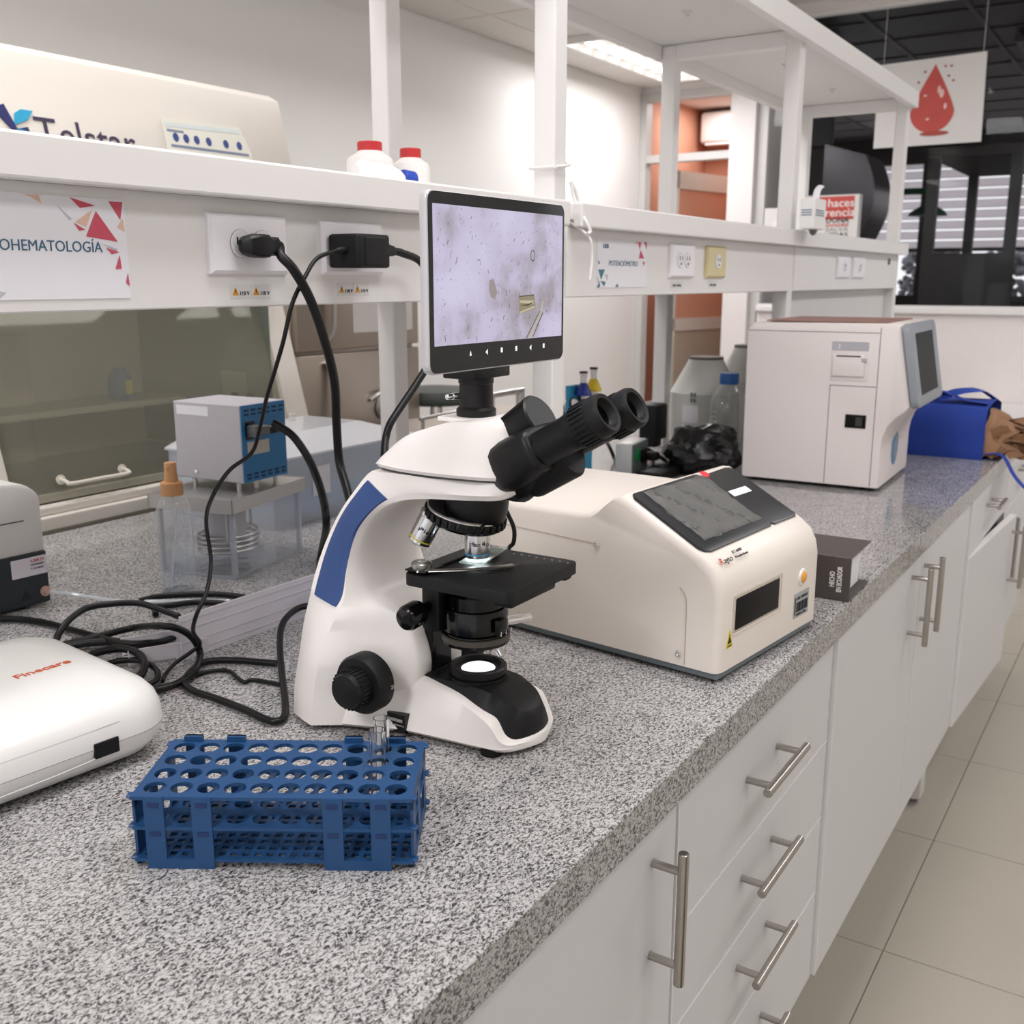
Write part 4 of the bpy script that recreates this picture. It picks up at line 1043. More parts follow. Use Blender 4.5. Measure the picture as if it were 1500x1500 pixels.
shown('cell_ring', [[ringp[i], ringp[(i + 1) % 24], (.738 + .016 * math.cos((i + 1) * .2618), .335 + .037 * math.sin((i + 1) * .2618)), (.738 + .016 * math.cos(i * .2618), .335 + .037 * math.sin(i * .2618))] for i in range(24)], srgb(92, 84, 110), k=2)
shown('debris_cluster', [[(.39, .53), (.42, .52), (.45, .62), (.43, .68), (.40, .66), (.385, .60)]], srgb(168, 156, 156), k=1)
random.seed(11)
sp = []
for q in range(70):
    u, v = random.uniform(.03, .97), random.uniform(.05, .97); a = random.uniform(.4, 1.6); ln = random.uniform(.006, .02); w_ = random.uniform(.002, .004)
    du, dv = ln * math.cos(a) * .5, ln * math.sin(a)
    sp.append([(u - du, v + dv), (u + w_ - du, v + dv), (u + du + w_, v - dv), (u + du, v - dv)])
shown('specks', sp, srgb(116, 104, 124), k=1).__setitem__('kind', 'stuff')
ICON = mat('icon_white', (.8, .8, .8), .5, emis=(.9, .9, .9), estr=.55)
for k in range(6):
    u = TX0 + .066 + .0285 * k; z = TZ0 + .0175
    p = [(0, .002), (.004, .005), (.004, -.001)] if k in (1, 4) else [(0, .005), (.0035, .005), (.0035, 0), (0, 0)] if k in (2, 3, 5) else [(0, 0), (.0018, .005), (.0036, 0)]
    MB().prism([(u + a, z + b - .002) for a, b in p], (0, TY - .0008, 0), (1, 0, 0), (0, 0, 1), .0001).obj('touch_icon', ICON, tbo, 0)
bpy.data.objects.remove(tb)
def to_size(o, keep=('stand', 'foot', 'foot_cover', 'rubber_foot', 'slot', 'slot_rail', 'vent_ribs', 'blue_inlay')):
    for ch in o.children:
        if ch.name.split('.')[0] not in keep:
            ch.data.transform(Matrix.Translation((0, 0, LIFT)) @ Matrix.Scale(SCL, 4)); to_size(ch, ())
to_size(ms)
# ================================================================== TEST TUBE RACK
rk = thing('test_tube_rack', 'blue plastic test tube rack with four rows of round holes', 'rack', (.484, .686, ZT), R(-58.5))
CW, CD = .0225, .0252
def plate_obj(name, z, t, rad, sq=False, nx=10, ny=4, cx=CW, cy=CD, x0=.005, y0=.002, m=.004):
    return MB().holes(nx, ny, cx, cy, rad, t, (x0, y0, z), m, sq).obj(name, RACK, rk, 30)
plate_obj('top_plate', .0620, .0032, .0094)
plate_obj('middle_plate', .0350, .0026, .0094)
plate_obj('bottom_plate', .006, .0026, .0030, True, 22, 10, .01023, .01008)
WX = .2340
for y, tab in ((-.0028, 0), (.1048, 1)):
    yy0, yy1 = y, y + .0026
    for a, b in ((.012, .068), (.160, .216)):
        m = MB(); h = .0650 if not tab else .0700
        m.box(a, a + .0165, yy0, yy1, .0, h).box(b - .0165, b, yy0, yy1, .0, h).box(a + .0165, b - .0165, yy0, yy1, 0, .009)
        if tab:
            m.box(a, a + .0165, yy0 - .003, yy1, .0655, .0700).box(b - .0165, b, yy0 - .003, yy1, .0655, .0700)
        br = m.obj('bracket', RACK, rk, 0)
        for q in (a + .008, b - .008):
            for z in (.058, .032):
                MB().box(q - .0045, q + .0045, (yy0 - .0006) if not tab else yy1, yy0 if not tab else yy1 + .0006, z - .002, z + .002).obj('clip_mark', mat('rack_navy', srgb(20, 46, 92), .5), br, 0)
for x, s in ((.0, -1), (WX - .0022, 1)):
    m = MB()
    m.box(x, x + .0022, .004, .022, 0, .063).box(x, x + .0022, .040, .056, .0, .063).box(x, x + .0022, .086, .102, 0, .063).box(x, x + .0022, .004, .102, .0, .010).box(x, x + .0022, .004, .102, .052, .0630)
    m.obj('end_plate', RACK, rk, 0)
for x in (-.0035, .2305):
    for y in (.0, .097):
        for z in (.0620, .0350, .006):
            MB().box(x, x + .007, y, y + .008, z, z + .0028, .001, 1).obj('corner_lug', RACK, rk, 0)
def tube(lab, i, j, ln, r, zb=.0095):
    c = chain(rk) @ Vector((.005 + (i + .5) * CW, .002 + (j + .5) * CD, zb))
    t = thing('test_tube', lab, 'test tube', tuple(c), 0, 'glass test tubes')
    MB().lathe([(.0, 0), (r * .6, .0012), (r, r * .9), (r, ln - .002), (r * 1.04, ln), (r * .9, ln), (r * .86, ln - .002), (r * .86, r), (0, .003)], n=28).obj('tube_glass', real_glass('tube_glass'), t, 40)
tube('empty glass test tube in the rear row of the blue rack', 8, 3, .0860, .0070)
tube('empty glass test tube in the second rear row of the blue rack', 8, 2, .0860, .0070)

# ================================================================== CREAM ANALYSER
ca = thing('microplate_reader', 'cream bench analyser with a sloping black touch panel behind the microscope', 'analyser', (1.12, .424, ZT), R(-7))
prof = [(.0, .0135), (.0, .112), (.0035, .130), (.012, .1455), (.026, .1565), (.040, .1643), (.090, .1906), (.130, .2117), (.141, .2165), (.151, .216), (.161, .208), (.171, .198), (.183, .190), (.198, .1875), (.300, .186), (.400, .184), (.415, .176), (.42, .160), (.42, .0135)]
def side_loft(m, prof, xs, insets, cy, cz):
    rs = []
    for x, d in zip(xs, insets):
        r = []
        for (y, z) in prof:
            dy = d if y < cy else -d; dz = -d if z > cz else 0
            r.append(Vector((x, y + dy, z + dz)))
        rs.append(r)
    return m.loft(rs)
Wc = .285
side_loft(MB(), prof, [0, .0015, .005, .012, Wc - .012, Wc - .005, Wc - .0015, Wc], [.010, .0055, .002, 0, 0, .002, .0055, .010], .2, .1).obj('housing', CREAM, ca, 40)
MB().box(.006, Wc - .006, .004, .415, .003, .0145, .002).obj('base_tray', GREYB, ca, 0)
for x in (.03, Wc - .03):
    for y in (.03, .38): MB().cyl((x, y, 0), (x, y, .004), .01, n=12).obj('rubber_foot', RUBBER, ca)
# near side cover: raised sheet with seam
SEAMC = mat('seam_cream', srgb(176, 160, 146), .6)
m = MB(); m.tube([(-.0004, .046, .016), (-.0004, .046, .09), (-.0004, .049, .106), (-.0004, .056, .114)], .0006, n=5, sub=4).tube([(-.0002, .185, .148), (-.0002, .30, .150), (-.0002, .41, .152)], .0006, n=5, sub=2)
m.obj('panel_seam', SEAMC, ca, 0)
for y, z in ((.055, .028), (.180, .147)):
    MB().lathe([(.0042, 0), (.0042, .0015), (.0028, .003), (.0012, .003), (.0012, .0016), (0, .0016)], (-.0002, y, z), (-1, 0, 0), 16).obj('side_screw', CHROME, ca)
a_ = math.atan2(.0475, .090); Vs = Vector((0, math.cos(a_), math.sin(a_))); Us = Vector((1, 0, 0)); Ns = Us.cross(Vs)
def on_slope(v): return Vector((0, .040, .1645)) + Vs * v
MB().prism([(.014, .088), (.158, .095), (.163, .090), (.236, .092), (.262, .089), (.266, .082), (.266, -.014), (.190, -.016), (.185, -.011), (.180, -.016), (.018, -.019), (.010, -.012), (.009, .080)][::-1], on_slope(0) - Ns * .0006, Us, Vs, -.0022) if False else None
P = [(.014, .110), (.166, .113), (.174, .112), (.181, .107), (.252, .110), (.262, .108), (.268, .102), (.268, -.006), (.263, -.0105), (.199, -.0105), (.193, -.005), (.188, -.0105), (.022, -.0135), (.012, -.010), (.008, -.002), (.008, .103)]
MB().prism(P[::-1], on_slope(0), Us, Vs, .0026, .0006).obj('touch_panel', mat('panel_black', srgb(38, 40, 43), .32), ca, 30)
MB().prism([(.033, .102), (.175, .103), (.177, .008), (.031, .007)][::-1], on_slope(0) + Ns * .0028, Us, Vs, .0004).obj('touch_screen', mat('screen_grey', srgb(82, 84, 84), .22, var=.12, scale=25), ca, 0)
def film_mesh():
    m = MB(); nx, ny = 22, 14; g_ = []
    rnd = random.Random(3)
    for j in range(ny + 1):
        row = []
        for i in range(nx + 1):
            u = .028 + .152 * i / nx; v = .003 + .103 * j / ny
            e = min(i, nx - i, j, ny - j)
            h = .0034 + (.0026 * rnd.random() if e < 2 else .0010 * rnd.random()) + .0008 * math.sin(i * .9 + j * .6)
            row.append(m.bm.verts.new(on_slope(v) + Us * u + Ns * h))
        g_.append(row)
    for j in range(ny):
        for i in range(nx): m.bm.faces.new((g_[j][i], g_[j][i + 1], g_[j + 1][i + 1], g_[j + 1][i]))
    return m
film_mesh().obj('protective_film', glass('wrinkled_film', (.93, .94, .94), 2.2, .10, 1.5, haze=.05), ca, 60, label='wrinkled clear protective film')
MB().prism([(.176, .102), (.179, .112), (.191, .112), (.194, .104), (.185, .098)][::-1], on_slope(0) + Ns * .0052, Us, Vs, .0005).obj('pull_tab', mat('tab_red', srgb(222, 60, 72), .5), ca, 0, label='red pull tab')
MB().prism([(.190, .066), (.240, .066), (.240, .054), (.190, .054)][::-1], on_slope(0) + Ns * .0027, Us, Vs, .0004).obj('white_label', PAPER, ca, 0)
MB().box(.036, .160, -.0012, .004, .058, .103, .004, 2).obj('reading_window', mat('window_black', srgb(14, 12, 12), .5, spec=.2), ca, 30)
m = MB(); m.box(.032, .164, -.0004, .003, .054, .107, .004, 2); m.obj('window_bezel', mat('cream_bezel', srgb(196, 184, 170), .5), ca, 30)
MB().lathe([(.012, 0), (.0115, .002), (.0085, .0028), (.008, .001), (0, .001)], (.229, .0004, .086), (0, -1, 0), 28).obj('button_ring', DEVW, ca)
MB().lathe([(.0078, 0), (.0078, .003), (.006, .0042), (0, .0044)], (.229, 0, .086), (0, -1, 0), 24).obj('power_button', mat('button_orange', srgb(238, 168, 62), .35), ca, 40, label='round orange power button')
Wt = lambda x, y, z: tuple(chain(ca) @ Vector((x, y, z)))
Uw = tuple(chain(ca).to_3x3() @ Vector((1, 0, 0))); Zw = (0, 0, 1)
m = MB(); m.box(.207, .253, -.0008, 0.0005, .031, .066); lbl = m.obj('barcode_label', mat('label_grey', srgb(170, 172, 174), .5), ca, 0)
m = MB(); rnd = random.Random(5); x = .214
while x < .250:
    w_ = rnd.choice((.0006, .001, .0016)); m.box(x, x + w_, -.0011, -.0008, .0385, .0525); x += w_ + rnd.choice((.0006, .001))
m.box(.2085, .2115, -.0011, -.0008, .036, .060); m.obj('barcode', INK, lbl, 0)
text('lettering', 'LAB. CLINICO', .0055, Wt(.214, -.0011, .0565), Uw, Zw, INK, lbl, width=.034)
text('lettering', '0003128', .0048, Wt(.214, -.0011, .0335), Uw, Zw, INK, lbl, width=.030)
MB().prism([(.017, .042), (.034, .042), (.0255, .066)], (0, .0001, 0), Us, (0, 0, 1), .0007).obj('hazard_label', mat('hazard_yellow', srgb(216, 196, 44), .5), ca, 0)
m = MB()
for p, q, o_ in (((.0205, .0445), (.0305, .0445), 0),): m.prism([(.0205, .0435), (.0305, .0435), (.0295, .0448), (.0215, .0448)], (0, -.0007, 0), Us, (0, 0, 1), .0002)
for k in range(3):
    a = R(90 + 120 * k); m.lathe([(.0022, 0), (.0022, .0002), (.0013, .0002)], (.0255 + .0024 * math.cos(a), -.0007, .0505 + .0024 * math.sin(a)), (0, -1, 0), 10)
m.box(.0251, .0259, -.001, -.0007, .053, .059); m.obj('hazard_symbol', INK, ca, 0)
# brand lettering below the touch panel
Vb = (chain(ca).to_3x3() @ Vector((0, .035, .040)).normalized())
a2 = Vector((0, .0115, .1478)); Nb = Vector((0, -.040, .035)).normalized()
def on_lip(x, v): return tuple(chain(ca) @ (a2 + Vector((x, 0, 0)) + Vector((0, .66, .75)) * v + Nb * .0010))
text('lettering', 'R', .0120, on_lip(.016, -.002), Uw, Vb, mat('logo_orange', srgb(206, 96, 60), .5), ca, bold=.01)
text('lettering', 'ayto', .0105, on_lip(.0250, -.002), Uw, Vb, INK, ca, width=.020)
text('lettering', 'RT-6000', .0055, on_lip(.052, .0055), Uw, Vb, INK, ca, width=.024)
text('lettering', 'Microplate Reader', .0042, on_lip(.052, -.001), Uw, Vb, INK, ca, width=.034)

# ================================================================== HAEMATOLOGY ANALYSER
ha = thing('blood_analyser', 'large white bench analyser with tilted grey touch screen on the far worktop', 'analyser', (2.417, .55, ZT), R(2))
prof = [(.0, .010), (.0, .100), (-.003, .128), (-.012, .154), (-.030, .176), (-.048, .190), (-.056, .203), (-.024, .374), (-.018, .382), (-.006, .384), (.31, .381), (.322, .374), (.327, .36), (.325, .010)]
Wh = .349
rs = []
for x, d in ((0, .006), (.002, .002), (.006, 0), (Wh - .006, 0), (Wh - .002, .002), (Wh, .006)):
    rs.append([Vector((x, y + (d if y < .15 else -d), z - (d if z > .3 else 0))) for y, z in prof])
MB().loft(rs).obj('housing', HEMAW, ha, 35)
for x in (.03, Wh - .03):
    for y in (.03, .29): MB().cyl((x, y, 0), (x, y, .012), .015, n=14).obj('rubber_foot', RUBBER, ha)
SEAMH = mat('seam_pink_grey', srgb(120, 110, 108), .6)
m = MB(); m.box(-.0006, .001, .1225, .124, .012, .243).box(-.0006, .001, .02, .124, .2415, .243); m.box(-.0006, .001, .018, .0195, .012, .375)
m.box(-.0006, .001, .02, .322, .3625, .3638); m.obj('door_seam', SEAMH, ha, 0)
MB().box(-.002, .002, .037, .084, .146, .177, .001).obj('vent_slot', BLACKG, ha, 0)
MB().box(-.0035, -.0015, .045, .060, .151, .172).obj('vent_rib', mat('dark_brown', srgb(52, 48, 46), .5), ha, 0)
HG = mat('printer_grey', srgb(178, 176, 182), .4)
MB().box(-.0015, .003, .040, .126, .252, .345, .003).obj('printer_frame', HEMAW, ha, 30)
MB().box(-.0022, .002, .042, .124, .322, .343, .001).obj('printer_strip', HG, ha, 0)
MB().box(-.005, .002, .048, .122, .262, .313, .004, 3).obj('printer_cover', HEMAW, ha, 35)
MB().box(-.0058, -.004, .058, .112, .3085, .3115).obj('paper_slot', BLACKG, ha, 0)
MB().box(-.007, -.004, .044, .056, .298, .306, .001).obj('latch', HG, ha, 0)
m = MB()
for k in range(2): m.box(-.0026, -.002, .106, .109, .327 + .006 * k, .330 + .006 * k)
m.obj('status_lamp', PAPER, ha, 0)
# tilted screen
BZ = mat('bezel_blue_grey', srgb(142, 147, 154), .45); SCR = mat('screen_dark', srgb(26, 28, 28), .5, spec=.12, var=.3, scale=14)
sv = Vector((0, .033, .178)).normalized(); su = Vector((1, 0, 0)); sn = su.cross(sv); so_ = Vector((.004, -.0605, .196))
def rr2(x0, x1, z0, z1, r, n=5): return rrp(x0, x1, z0, z1, r, n)
MB().prism(rr2(-.010, .325, .0, .190, .020), so_, su, sv, .016, .004).obj('screen_bezel', BZ, ha, 35)
MB().prism(rr2(.042, .262, .026, .166, .003), so_ + sn * .0160, su, sv, .0008).obj('touch_screen', SCR, ha, 0)
m = MB()
for k in range(3): m.prism([(.278, .166 + .006 * k), (.294, .166 + .006 * k), (.294, .1685 + .006 * k), (.278, .1685 + .006 * k)], so_ + sn * .0161, su, sv, .0004)
m.prism([(.278, .036), (.294, .036), (.294, .039), (.278, .039)], so_ + sn * .0161, su, sv, .0004); m.obj('key_mark', GREYB, ha, 0)
rs = []
MB().prism([(.165 + .038 * math.cos(a * .2618), .088 + .046 * math.sin(a * .2618)) for a in range(24)], (0, .0004, 0), (1, 0, 0), (0, 0, 1), .002, .0008).obj('port_ring', mat('port_blue', srgb(96, 140, 190), .4), ha, 35)
MB().prism([(.170 + .024 * math.cos(a * .2618), .088 + .034 * math.sin(a * .2618)) for a in range(24)], (0, -.0018, 0), (1, 0, 0), (0, 0, 1), .0008).obj('port_well', mat('port_grey', srgb(150, 158, 164), .3), ha, 35)
MB().prism([(.225, .098), (.242, .098), (.2335, .114)], (0, .0002, 0), (1, 0, 0), (0, 0, 1), .0006).obj('hazard_label', YEL, ha, 0)
mg = tag(MB().box(.03, .33, .01, .29, .3842, .3866, .0006, 1, M=chain(ha)).obj('booklet', mat('booklet_cover', srgb(146, 108, 98), .5, var=.35, scale=22), None, 0), 'thin reddish printed booklet lying on top of the far white analyser', 'booklet')

# ================================================================== BINDER
bd = thing('ring_binder', 'dark brown binder lying at the bench edge, spine lettered HECHO EN ECUADOR', 'binder', (1.543, .380, ZT), R(1))
BRN = mat('binder_brown', srgb(74, 66, 63), .5, var=.06)
BH = .070
MB().box(.0, .125, -.0, .235, .0, .003, .001, 1).obj('cover', BRN, bd, 0)
MB().box(.0, .125, -.0, .235, BH - .003, BH, .001, 1).obj('cover', BRN, bd, 0)
MB().box(-.002, .002, 0, .235, .0, BH, .0012, 1).obj('spine', BRN, bd, 0)
MB().box(.012, .112, .014, .225, .004, .052).obj('pages', mat('page_block', srgb(232, 230, 236), .8, var=.06, scale=200), bd, 0)
sw = lambda y, z: tuple(chain(bd) @ Vector((-.0024, y, z)))
ux = (0, 0, 1); vx = (0, 1, 0)
text('lettering', 'HECHO', .0105, sw(.0235, .021), ux, vx, NW, bd, width=.024, bold=.02)
text('lettering', 'EN ECUADOR', .0105, sw(.0125, .014), ux, vx, NW, bd, width=.040, bold=.02)
m = MB()
for k in range(7):
    cy, cz = .062 + .013 * (k % 3), .016 + .008 * (k // 3)
    m.prism([(cz + .003 * math.cos(a * 1.05), cy + .0045 * math.sin(a * 1.05)) for a in range(6)], (-.0021, 0, 0), (0, 0, 1), (0, 1, 0), .0003)
m.obj('printed_leaves', mat('binder_print', srgb(96, 88, 84), .5), bd, 0)

# ================================================================== BLUE BAG with kraft paper
bg = thing('carrier_bag', 'bright blue non-woven bag lying on the far worktop with brown paper inside', 'bag', (3.02, .60, ZT), R(0))
BLU = mat('nonwoven_blue', srgb(28, 62, 158), .75, var=.10, scale=60, bump=.4, bscale=700)
rs = []
rnd = random.Random(9)
for k, y in enumerate((.24, .15, .06, -.02, -.10, -.182)):
    r = []
    for (x, z) in ((0, 0), (-.004, .035), (0.002, .068), (-.004, .10), (.014, .140), (.08, .150), (.18, .148), (.26, .132), (.272, .08), (.268, 0)):
        r.append(Vector((x + rnd.uniform(-.003, .003), y, z + (rnd.uniform(-.003, .003) if z > 0 else 0))))
    rs.append(r)
MB().loft(rs, True, False).obj('bag_body', BLU, bg, 50)
MB().tube([(.06, -.175, .149), (.055, -.11, .158), (.06, -.06, .175), (.09, -.03, .168), (.12, -.04, .156)], .02, sub=5, flat=.12, n=10).tube([(.20, -.175, .145), (.17, -.14, .172), (.10, -.125, .180), (.06, -.09, .176), (.05, -.05, .158)], .02, sub=5, flat=.12, n=10).obj('handle_strap', BLU, bg)
MB().tube([(.02, -.186, .016), (.015, -.228, .016), (.0, -.262, -.03), (-.005, -.285, -.055), (-.01, -.31, -.075)], .013, sub=5, flat=.15, n=10).obj('handle_strap', BLU, bg)
MB().box(-.0052, -.0035, .10, .15, .128, .133, M=Matrix.Identity(4)).obj('printed_mark', NW, bg, 0)
kp = MB(); G_ = []
rnd = random.Random(21)
for j in range(9):
    row = []
    for i in range(15):
        t_ = i / 14; a = math.pi * (1.02 * t_)
        ext = .010 + .018 * j
        sw_ = 1 - .03 * j
        x = .13 - .125 * math.cos(a) * sw_; z = .006 + .122 * math.sin(a) * sw_ * (1 - .05 * j)
        q = Vector((x + rnd.uniform(-.007, .007) * min(j, 4) * .6, -.168 - ext * (1 + .5 * math.sin(i * 1.7)) * .75, max(.003, z + rnd.uniform(-.009, .009) * min(j, 4) * .6)))
        row.append(kp.bm.verts.new(q))
    G_.append(row)
for j in range(8):
    for i in range(14): kp.bm.faces.new((G_[j][i], G_[j][i + 1], G_[j + 1][i + 1], G_[j + 1][i]))
KR = mat('kraft_paper', srgb(150, 112, 82), .8, var=.08)
kpo = thing('kraft_paper', 'crumpled brown kraft paper bag sticking out of the blue bag', 'paper', (3.03, .60, ZT + .001))
kp.obj('paper_sheet', KR, kpo, 25)
m = MB(); rs = []
for k in range(7):
    y = -.16 - .028 * k; rs.append([Vector((.03 + .2 * q / 6 + rnd.uniform(-.006, .006), y - .02 * math.sin(q), .008 + (.045 - .003 * k) * abs(math.sin(q * .9 + k * .4)) + .01)) for q in range(7)])
m.loft(rs, closed=False); m.obj('paper_fold', KR, kpo, 25)

# ================================================================== WHITE SLAB DEVICE (lower left)
fd = thing('immunoassay_meter', 'white rounded slab analyser lettered Finecare at the left edge', 'analyser', (.640, .838, ZT), R(-7))
def rounded_slab(m, x0, x1, y0, y1, lev, n=10):
    rs = []
    for z, ins, rad in lev:
        p = []
        for cx, cy, a0 in ((x1 - ins - rad, y1 - ins - rad, 0), (x0 + ins + rad, y1 - ins - rad, 90), (x0 + ins + rad, y0 + ins + rad, 180), (x1 - ins - rad, y0 + ins + rad, 270)):
            for k in range(n): a = R(a0 + 90 * k / (n - 1)); p.append(Vector((cx + rad * math.cos(a), cy + rad * math.sin(a), z)))
        rs.append(p)
    return m.loft(rs)
rounded_slab(MB(), -.285, .016, -.006, .275, [(.004, .024, .035), (.008, .014, .04), (.020, .004, .045), (.034, .0, .048), (.0345, .0, .048), (.050, .001, .048), (.062, .005, .046), (.072, .013, .042), (.078, .026, .036), (.0805, .05, .03), (.081, .09, .02)]).obj('housing', DEVW, fd, 50)
m = MB(); rounded_slab(m, -.2853, .0163, -.0063, .2753, [(.0338, .0, .048), (.0344, .0, .048)]); m.obj('housing_seam', mat('seam_light', srgb(150, 148, 146), .6), fd, 0)
m = MB(); m.tube([(-.24, -.0035, .0525), (-.10, -.0035, .0525), (-.06, -.0035, .0535), (-.045, -.003, .052), (-.040, -.0038, .046), (-.05, -.005, .036), (-.085, -.006, .024), (-.24, -.0055, .020)], .0009, n=6, sub=4); m.obj('slot_surround', mat('surround_grey', srgb(196, 194, 192), .5), fd)
MB().box(-.080, -.054, -.0072, .004, .024, .040, .001).obj('cartridge_slot', BLACKG, fd, 0, label='black cartridge slot')
fo = chain(fd)
text('lettering', 'Finecare', .0160, tuple(fo @ Vector((-.094, .114, .0811))), tuple(fo.to_3x3() @ Vector((1, .06, 0))), tuple(fo.to_3x3() @ Vector((-.06, 1, 0))), mat('logo_orange', srgb(206, 96, 60), .5), fd, width=.060, bold=.015)
for x in (-.24, -.05):
    for y in (.06, .22): MB().cyl((x, y, 0), (x, y, .006), .012, n=12).obj('rubber_foot', RUBBER, fd)

# ================================================================== LEFT BACK DEVICE (white case, dark rear panel)
ld = thing('bench_centrifuge', 'white rounded instrument with a dark rear panel and sticker, far left', 'instrument', (.885, 1.402, ZT), R(-4))
m = MB(); rs = []
for y, ins, in ((0, .006), (.004, .001), (.012, 0), (.29, 0), (.30, .006)):
    p = [(-.40, .012 + ins), (-ins, .012 + ins)]
    for k in range(9): a = R(90 * k / 8); p.append((-.045 - ins + .045 * math.cos(a), .160 - ins + .030 * math.sin(a)))
    p += [(-.12, .200 - ins), (-.40, .212 - ins)]
    rs.append([Vector((x, y, z)) for x, z in p])
m.loft(rs); m.obj('housing', DEVW, ld, 40)
PT = mat('panel_teal_black', srgb(32, 40, 46), .4)
MB().box(-.40, -.002, -.004, .006, .004, .084, .003).obj('rear_panel', PT, ld, 30)
m = MB().box(-.40, -.030, -.0010, .001, .1330, .1343); m.obj('lid_seam', INK, ld, 0)
stk = MB().box(-.058, -.004, -.0052, -.004, .050, .078, .0003, 1).obj('sticker', mat('sticker_lilac', srgb(220, 214, 222), .5), ld, 0, label='pale label with red and grey print')
lw = lambda x, z: tuple(chain(ld) @ Vector((x, -.0056, z)))
lu = tuple(chain(ld).to_3x3() @ Vector((1, 0, 0)))
text('lettering', 'CERTI', .006, lw(-.029, .0705), lu, Zw, RED, stk, width=.020)
text('lettering', 'LAB EQUIPO', .0034, lw(-.029, .0655), lu, Zw, INK, stk, width=.020)
text('lettering', 'S 12 0045', .0034, lw(-.029, .0595), lu, Zw, INK, stk, width=.019)
MB().cyl((-.010, -.006, .022), (-.010, 0, .022), .008, n=14).cyl((-.010, -.014, .022), (-.010, -.004, .022), .004, n=12).obj('hose_port', mat('port_pink', srgb(196, 160, 148), .4), ld)
MB().prism([(-.048, .014), (-.030, .014), (-.039, .030)], (0, -.0042, 0), (1, 0, 0), (0, 0, 1), .0004).obj('hazard_mark', mat('dark_mark', srgb(18, 22, 26), .5), ld, 0)
for x in (-.35, -.03): MB().cyl((x, .03, 0), (x, .03, .014), .012, n=10).cyl((x, .26, 0), (x, .26, .014), .012, n=10).obj('rubber_foot', RUBBER, ld)
t = MB().tube([tuple(chain(ld) @ Vector((-.010, -.014, .022))), (.90, 1.37, .915), (.94, 1.30, .905), (1.0, 1.22, .904), (1.03, 1.17, .904)], .003, sub=6).obj('clear_hose', glass('hose_glass', (.9, .9, .9), 1.0, .1, 1.4, haze=.35), None)
tag(t, 'thin clear plastic hose from the dark rear panel across the worktop', 'hose')

# ================================================================== SPRAY BOTTLE
sb = thing('spray_bottle', 'clear spray bottle with an orange pump top beside the acrylic tank', 'bottle', (1.035, 1.292, ZT))
GB = glass('pet_clear', (.975, .98, .98), 1.2, .03, 1.45, haze=.03, hazecol=(.95, .95, .95))
MB().lathe([(.024, 0), (.0265, .004), (.0265, .128), (.025, .138), (.019, .150), (.0125, .157), (.0125, .160)], n=32, cap1=False).obj('bottle_body', GB, sb, 40)
MB().lathe([(.0245, .002), (.0255, .006), (.0255, .060), (0, .060)], n=28).obj('liquid', glass('liquid', (.92, .94, .97), .8, .02, 1.33, haze=.03, hazecol=(.8, .85, .9)), sb, 40)
ORG = mat('pump_orange', srgb(200, 148, 100), .5)
MB().lathe([(.0165, .154), (.0168, .156), (.0168, .173), (.0155, .175), (.0105, .176), (.0105, .184), (.0095, .187), (.0092, .203), (.0085, .205), (0, .205)], n=28).obj('pump_top', ORG, sb, 30, label='orange pump top')
MB().cyl((-.008, -.003, .196), (-.0105, -.004, .196), .0022, n=10).obj('nozzle', ORG, sb)
MB().tube([(0, 0, .155), (.003, 0, .10), (-.006, .002, .05), (-.012, .004, .006)], .0022, n=8).obj('dip_tube', glass('dip_tube', (.9, .9, .9), 1, .1, 1.4, haze=.3), sb)

# ================================================================== ACRYLIC WATER BATH with circulator
wb_ = thing('water_bath', 'clear acrylic water bath with steel lid and a grey and blue heater box', 'water bath', (1.12, 1.257, ZT), R(12))
TW, TD, TH = .205, .15, .112
m = MB(); th = .005
m.box(0, TW, 0, th, 0, TH).obj('tank_wall', ACRYL, wb_, 0)
MB().box(0, TW, TD - th, TD, 0, TH).obj('tank_wall', ACRYL, wb_, 0); MB().box(0, th, th, TD - th, 0, TH).obj('tank_wall', ACRYL, wb_, 0); MB().box(TW - th, TW, th, TD - th, 0, TH).obj('tank_wall', ACRYL, wb_, 0)
MB().box(th, TW - th, th, TD - th, .001, .006).obj('tank_floor', ACRYL, wb_, 0)
EDG = glass('acrylic_edge', (.80, .83, .88), 1.2, .08, 1.49, haze=.35, hazecol=(.74, .76, .82))
m = MB()
for x in (.001, TW - .009): m.box(x, x + .008, -.001, .007, 0, TH, .001); m.box(x, x + .008, TD - .007, TD + .001, 0, TH, .001)
m.box(0, TW, -.001, .004, .0, .005); m.box(-.001, .004, 0, TD, 0, .005); m.obj('edge_joint', EDG, wb_, 0, kind='stuff')
m = MB(); m.box(-.006, TW + .006, -.006, TD + .006, TH + .020, TH + .022); m.box(-.008, TW + .008, -.008, -.006, TH, TH + .0225); m.box(-.008, -.006, -.008, TD + .008, TH, TH + .0225); m.box(TW + .006, TW + .008, -.008, TD + .008, TH, TH + .0225); m.box(-.008, TW + .008, TD + .006, TD + .008, TH, TH + .0225)
m.obj('steel_lid', STEEL, wb_, 0)
HB = thing_loc = chain(wb_)
bx = struct('tmp') ; bpy.data.objects.remove(bx)
BXW, BXD, BXH = .108, .150, .130; bx0, by0, bz0 = .052, .010, TH + .038
Mh = Matrix.Translation((bx0, by0, bz0)) @ Matrix.Rotation(R(-8), 4, 'Z')
hb = MB().box(0, BXW, 0, BXD, 0, BXH, .0015, 1, M=Mh).obj('heater_box', mat('box_grey', srgb(190, 186, 192), .45), wb_, 0)
BL2 = mat('panel_blue', srgb(28, 112, 166), .4)
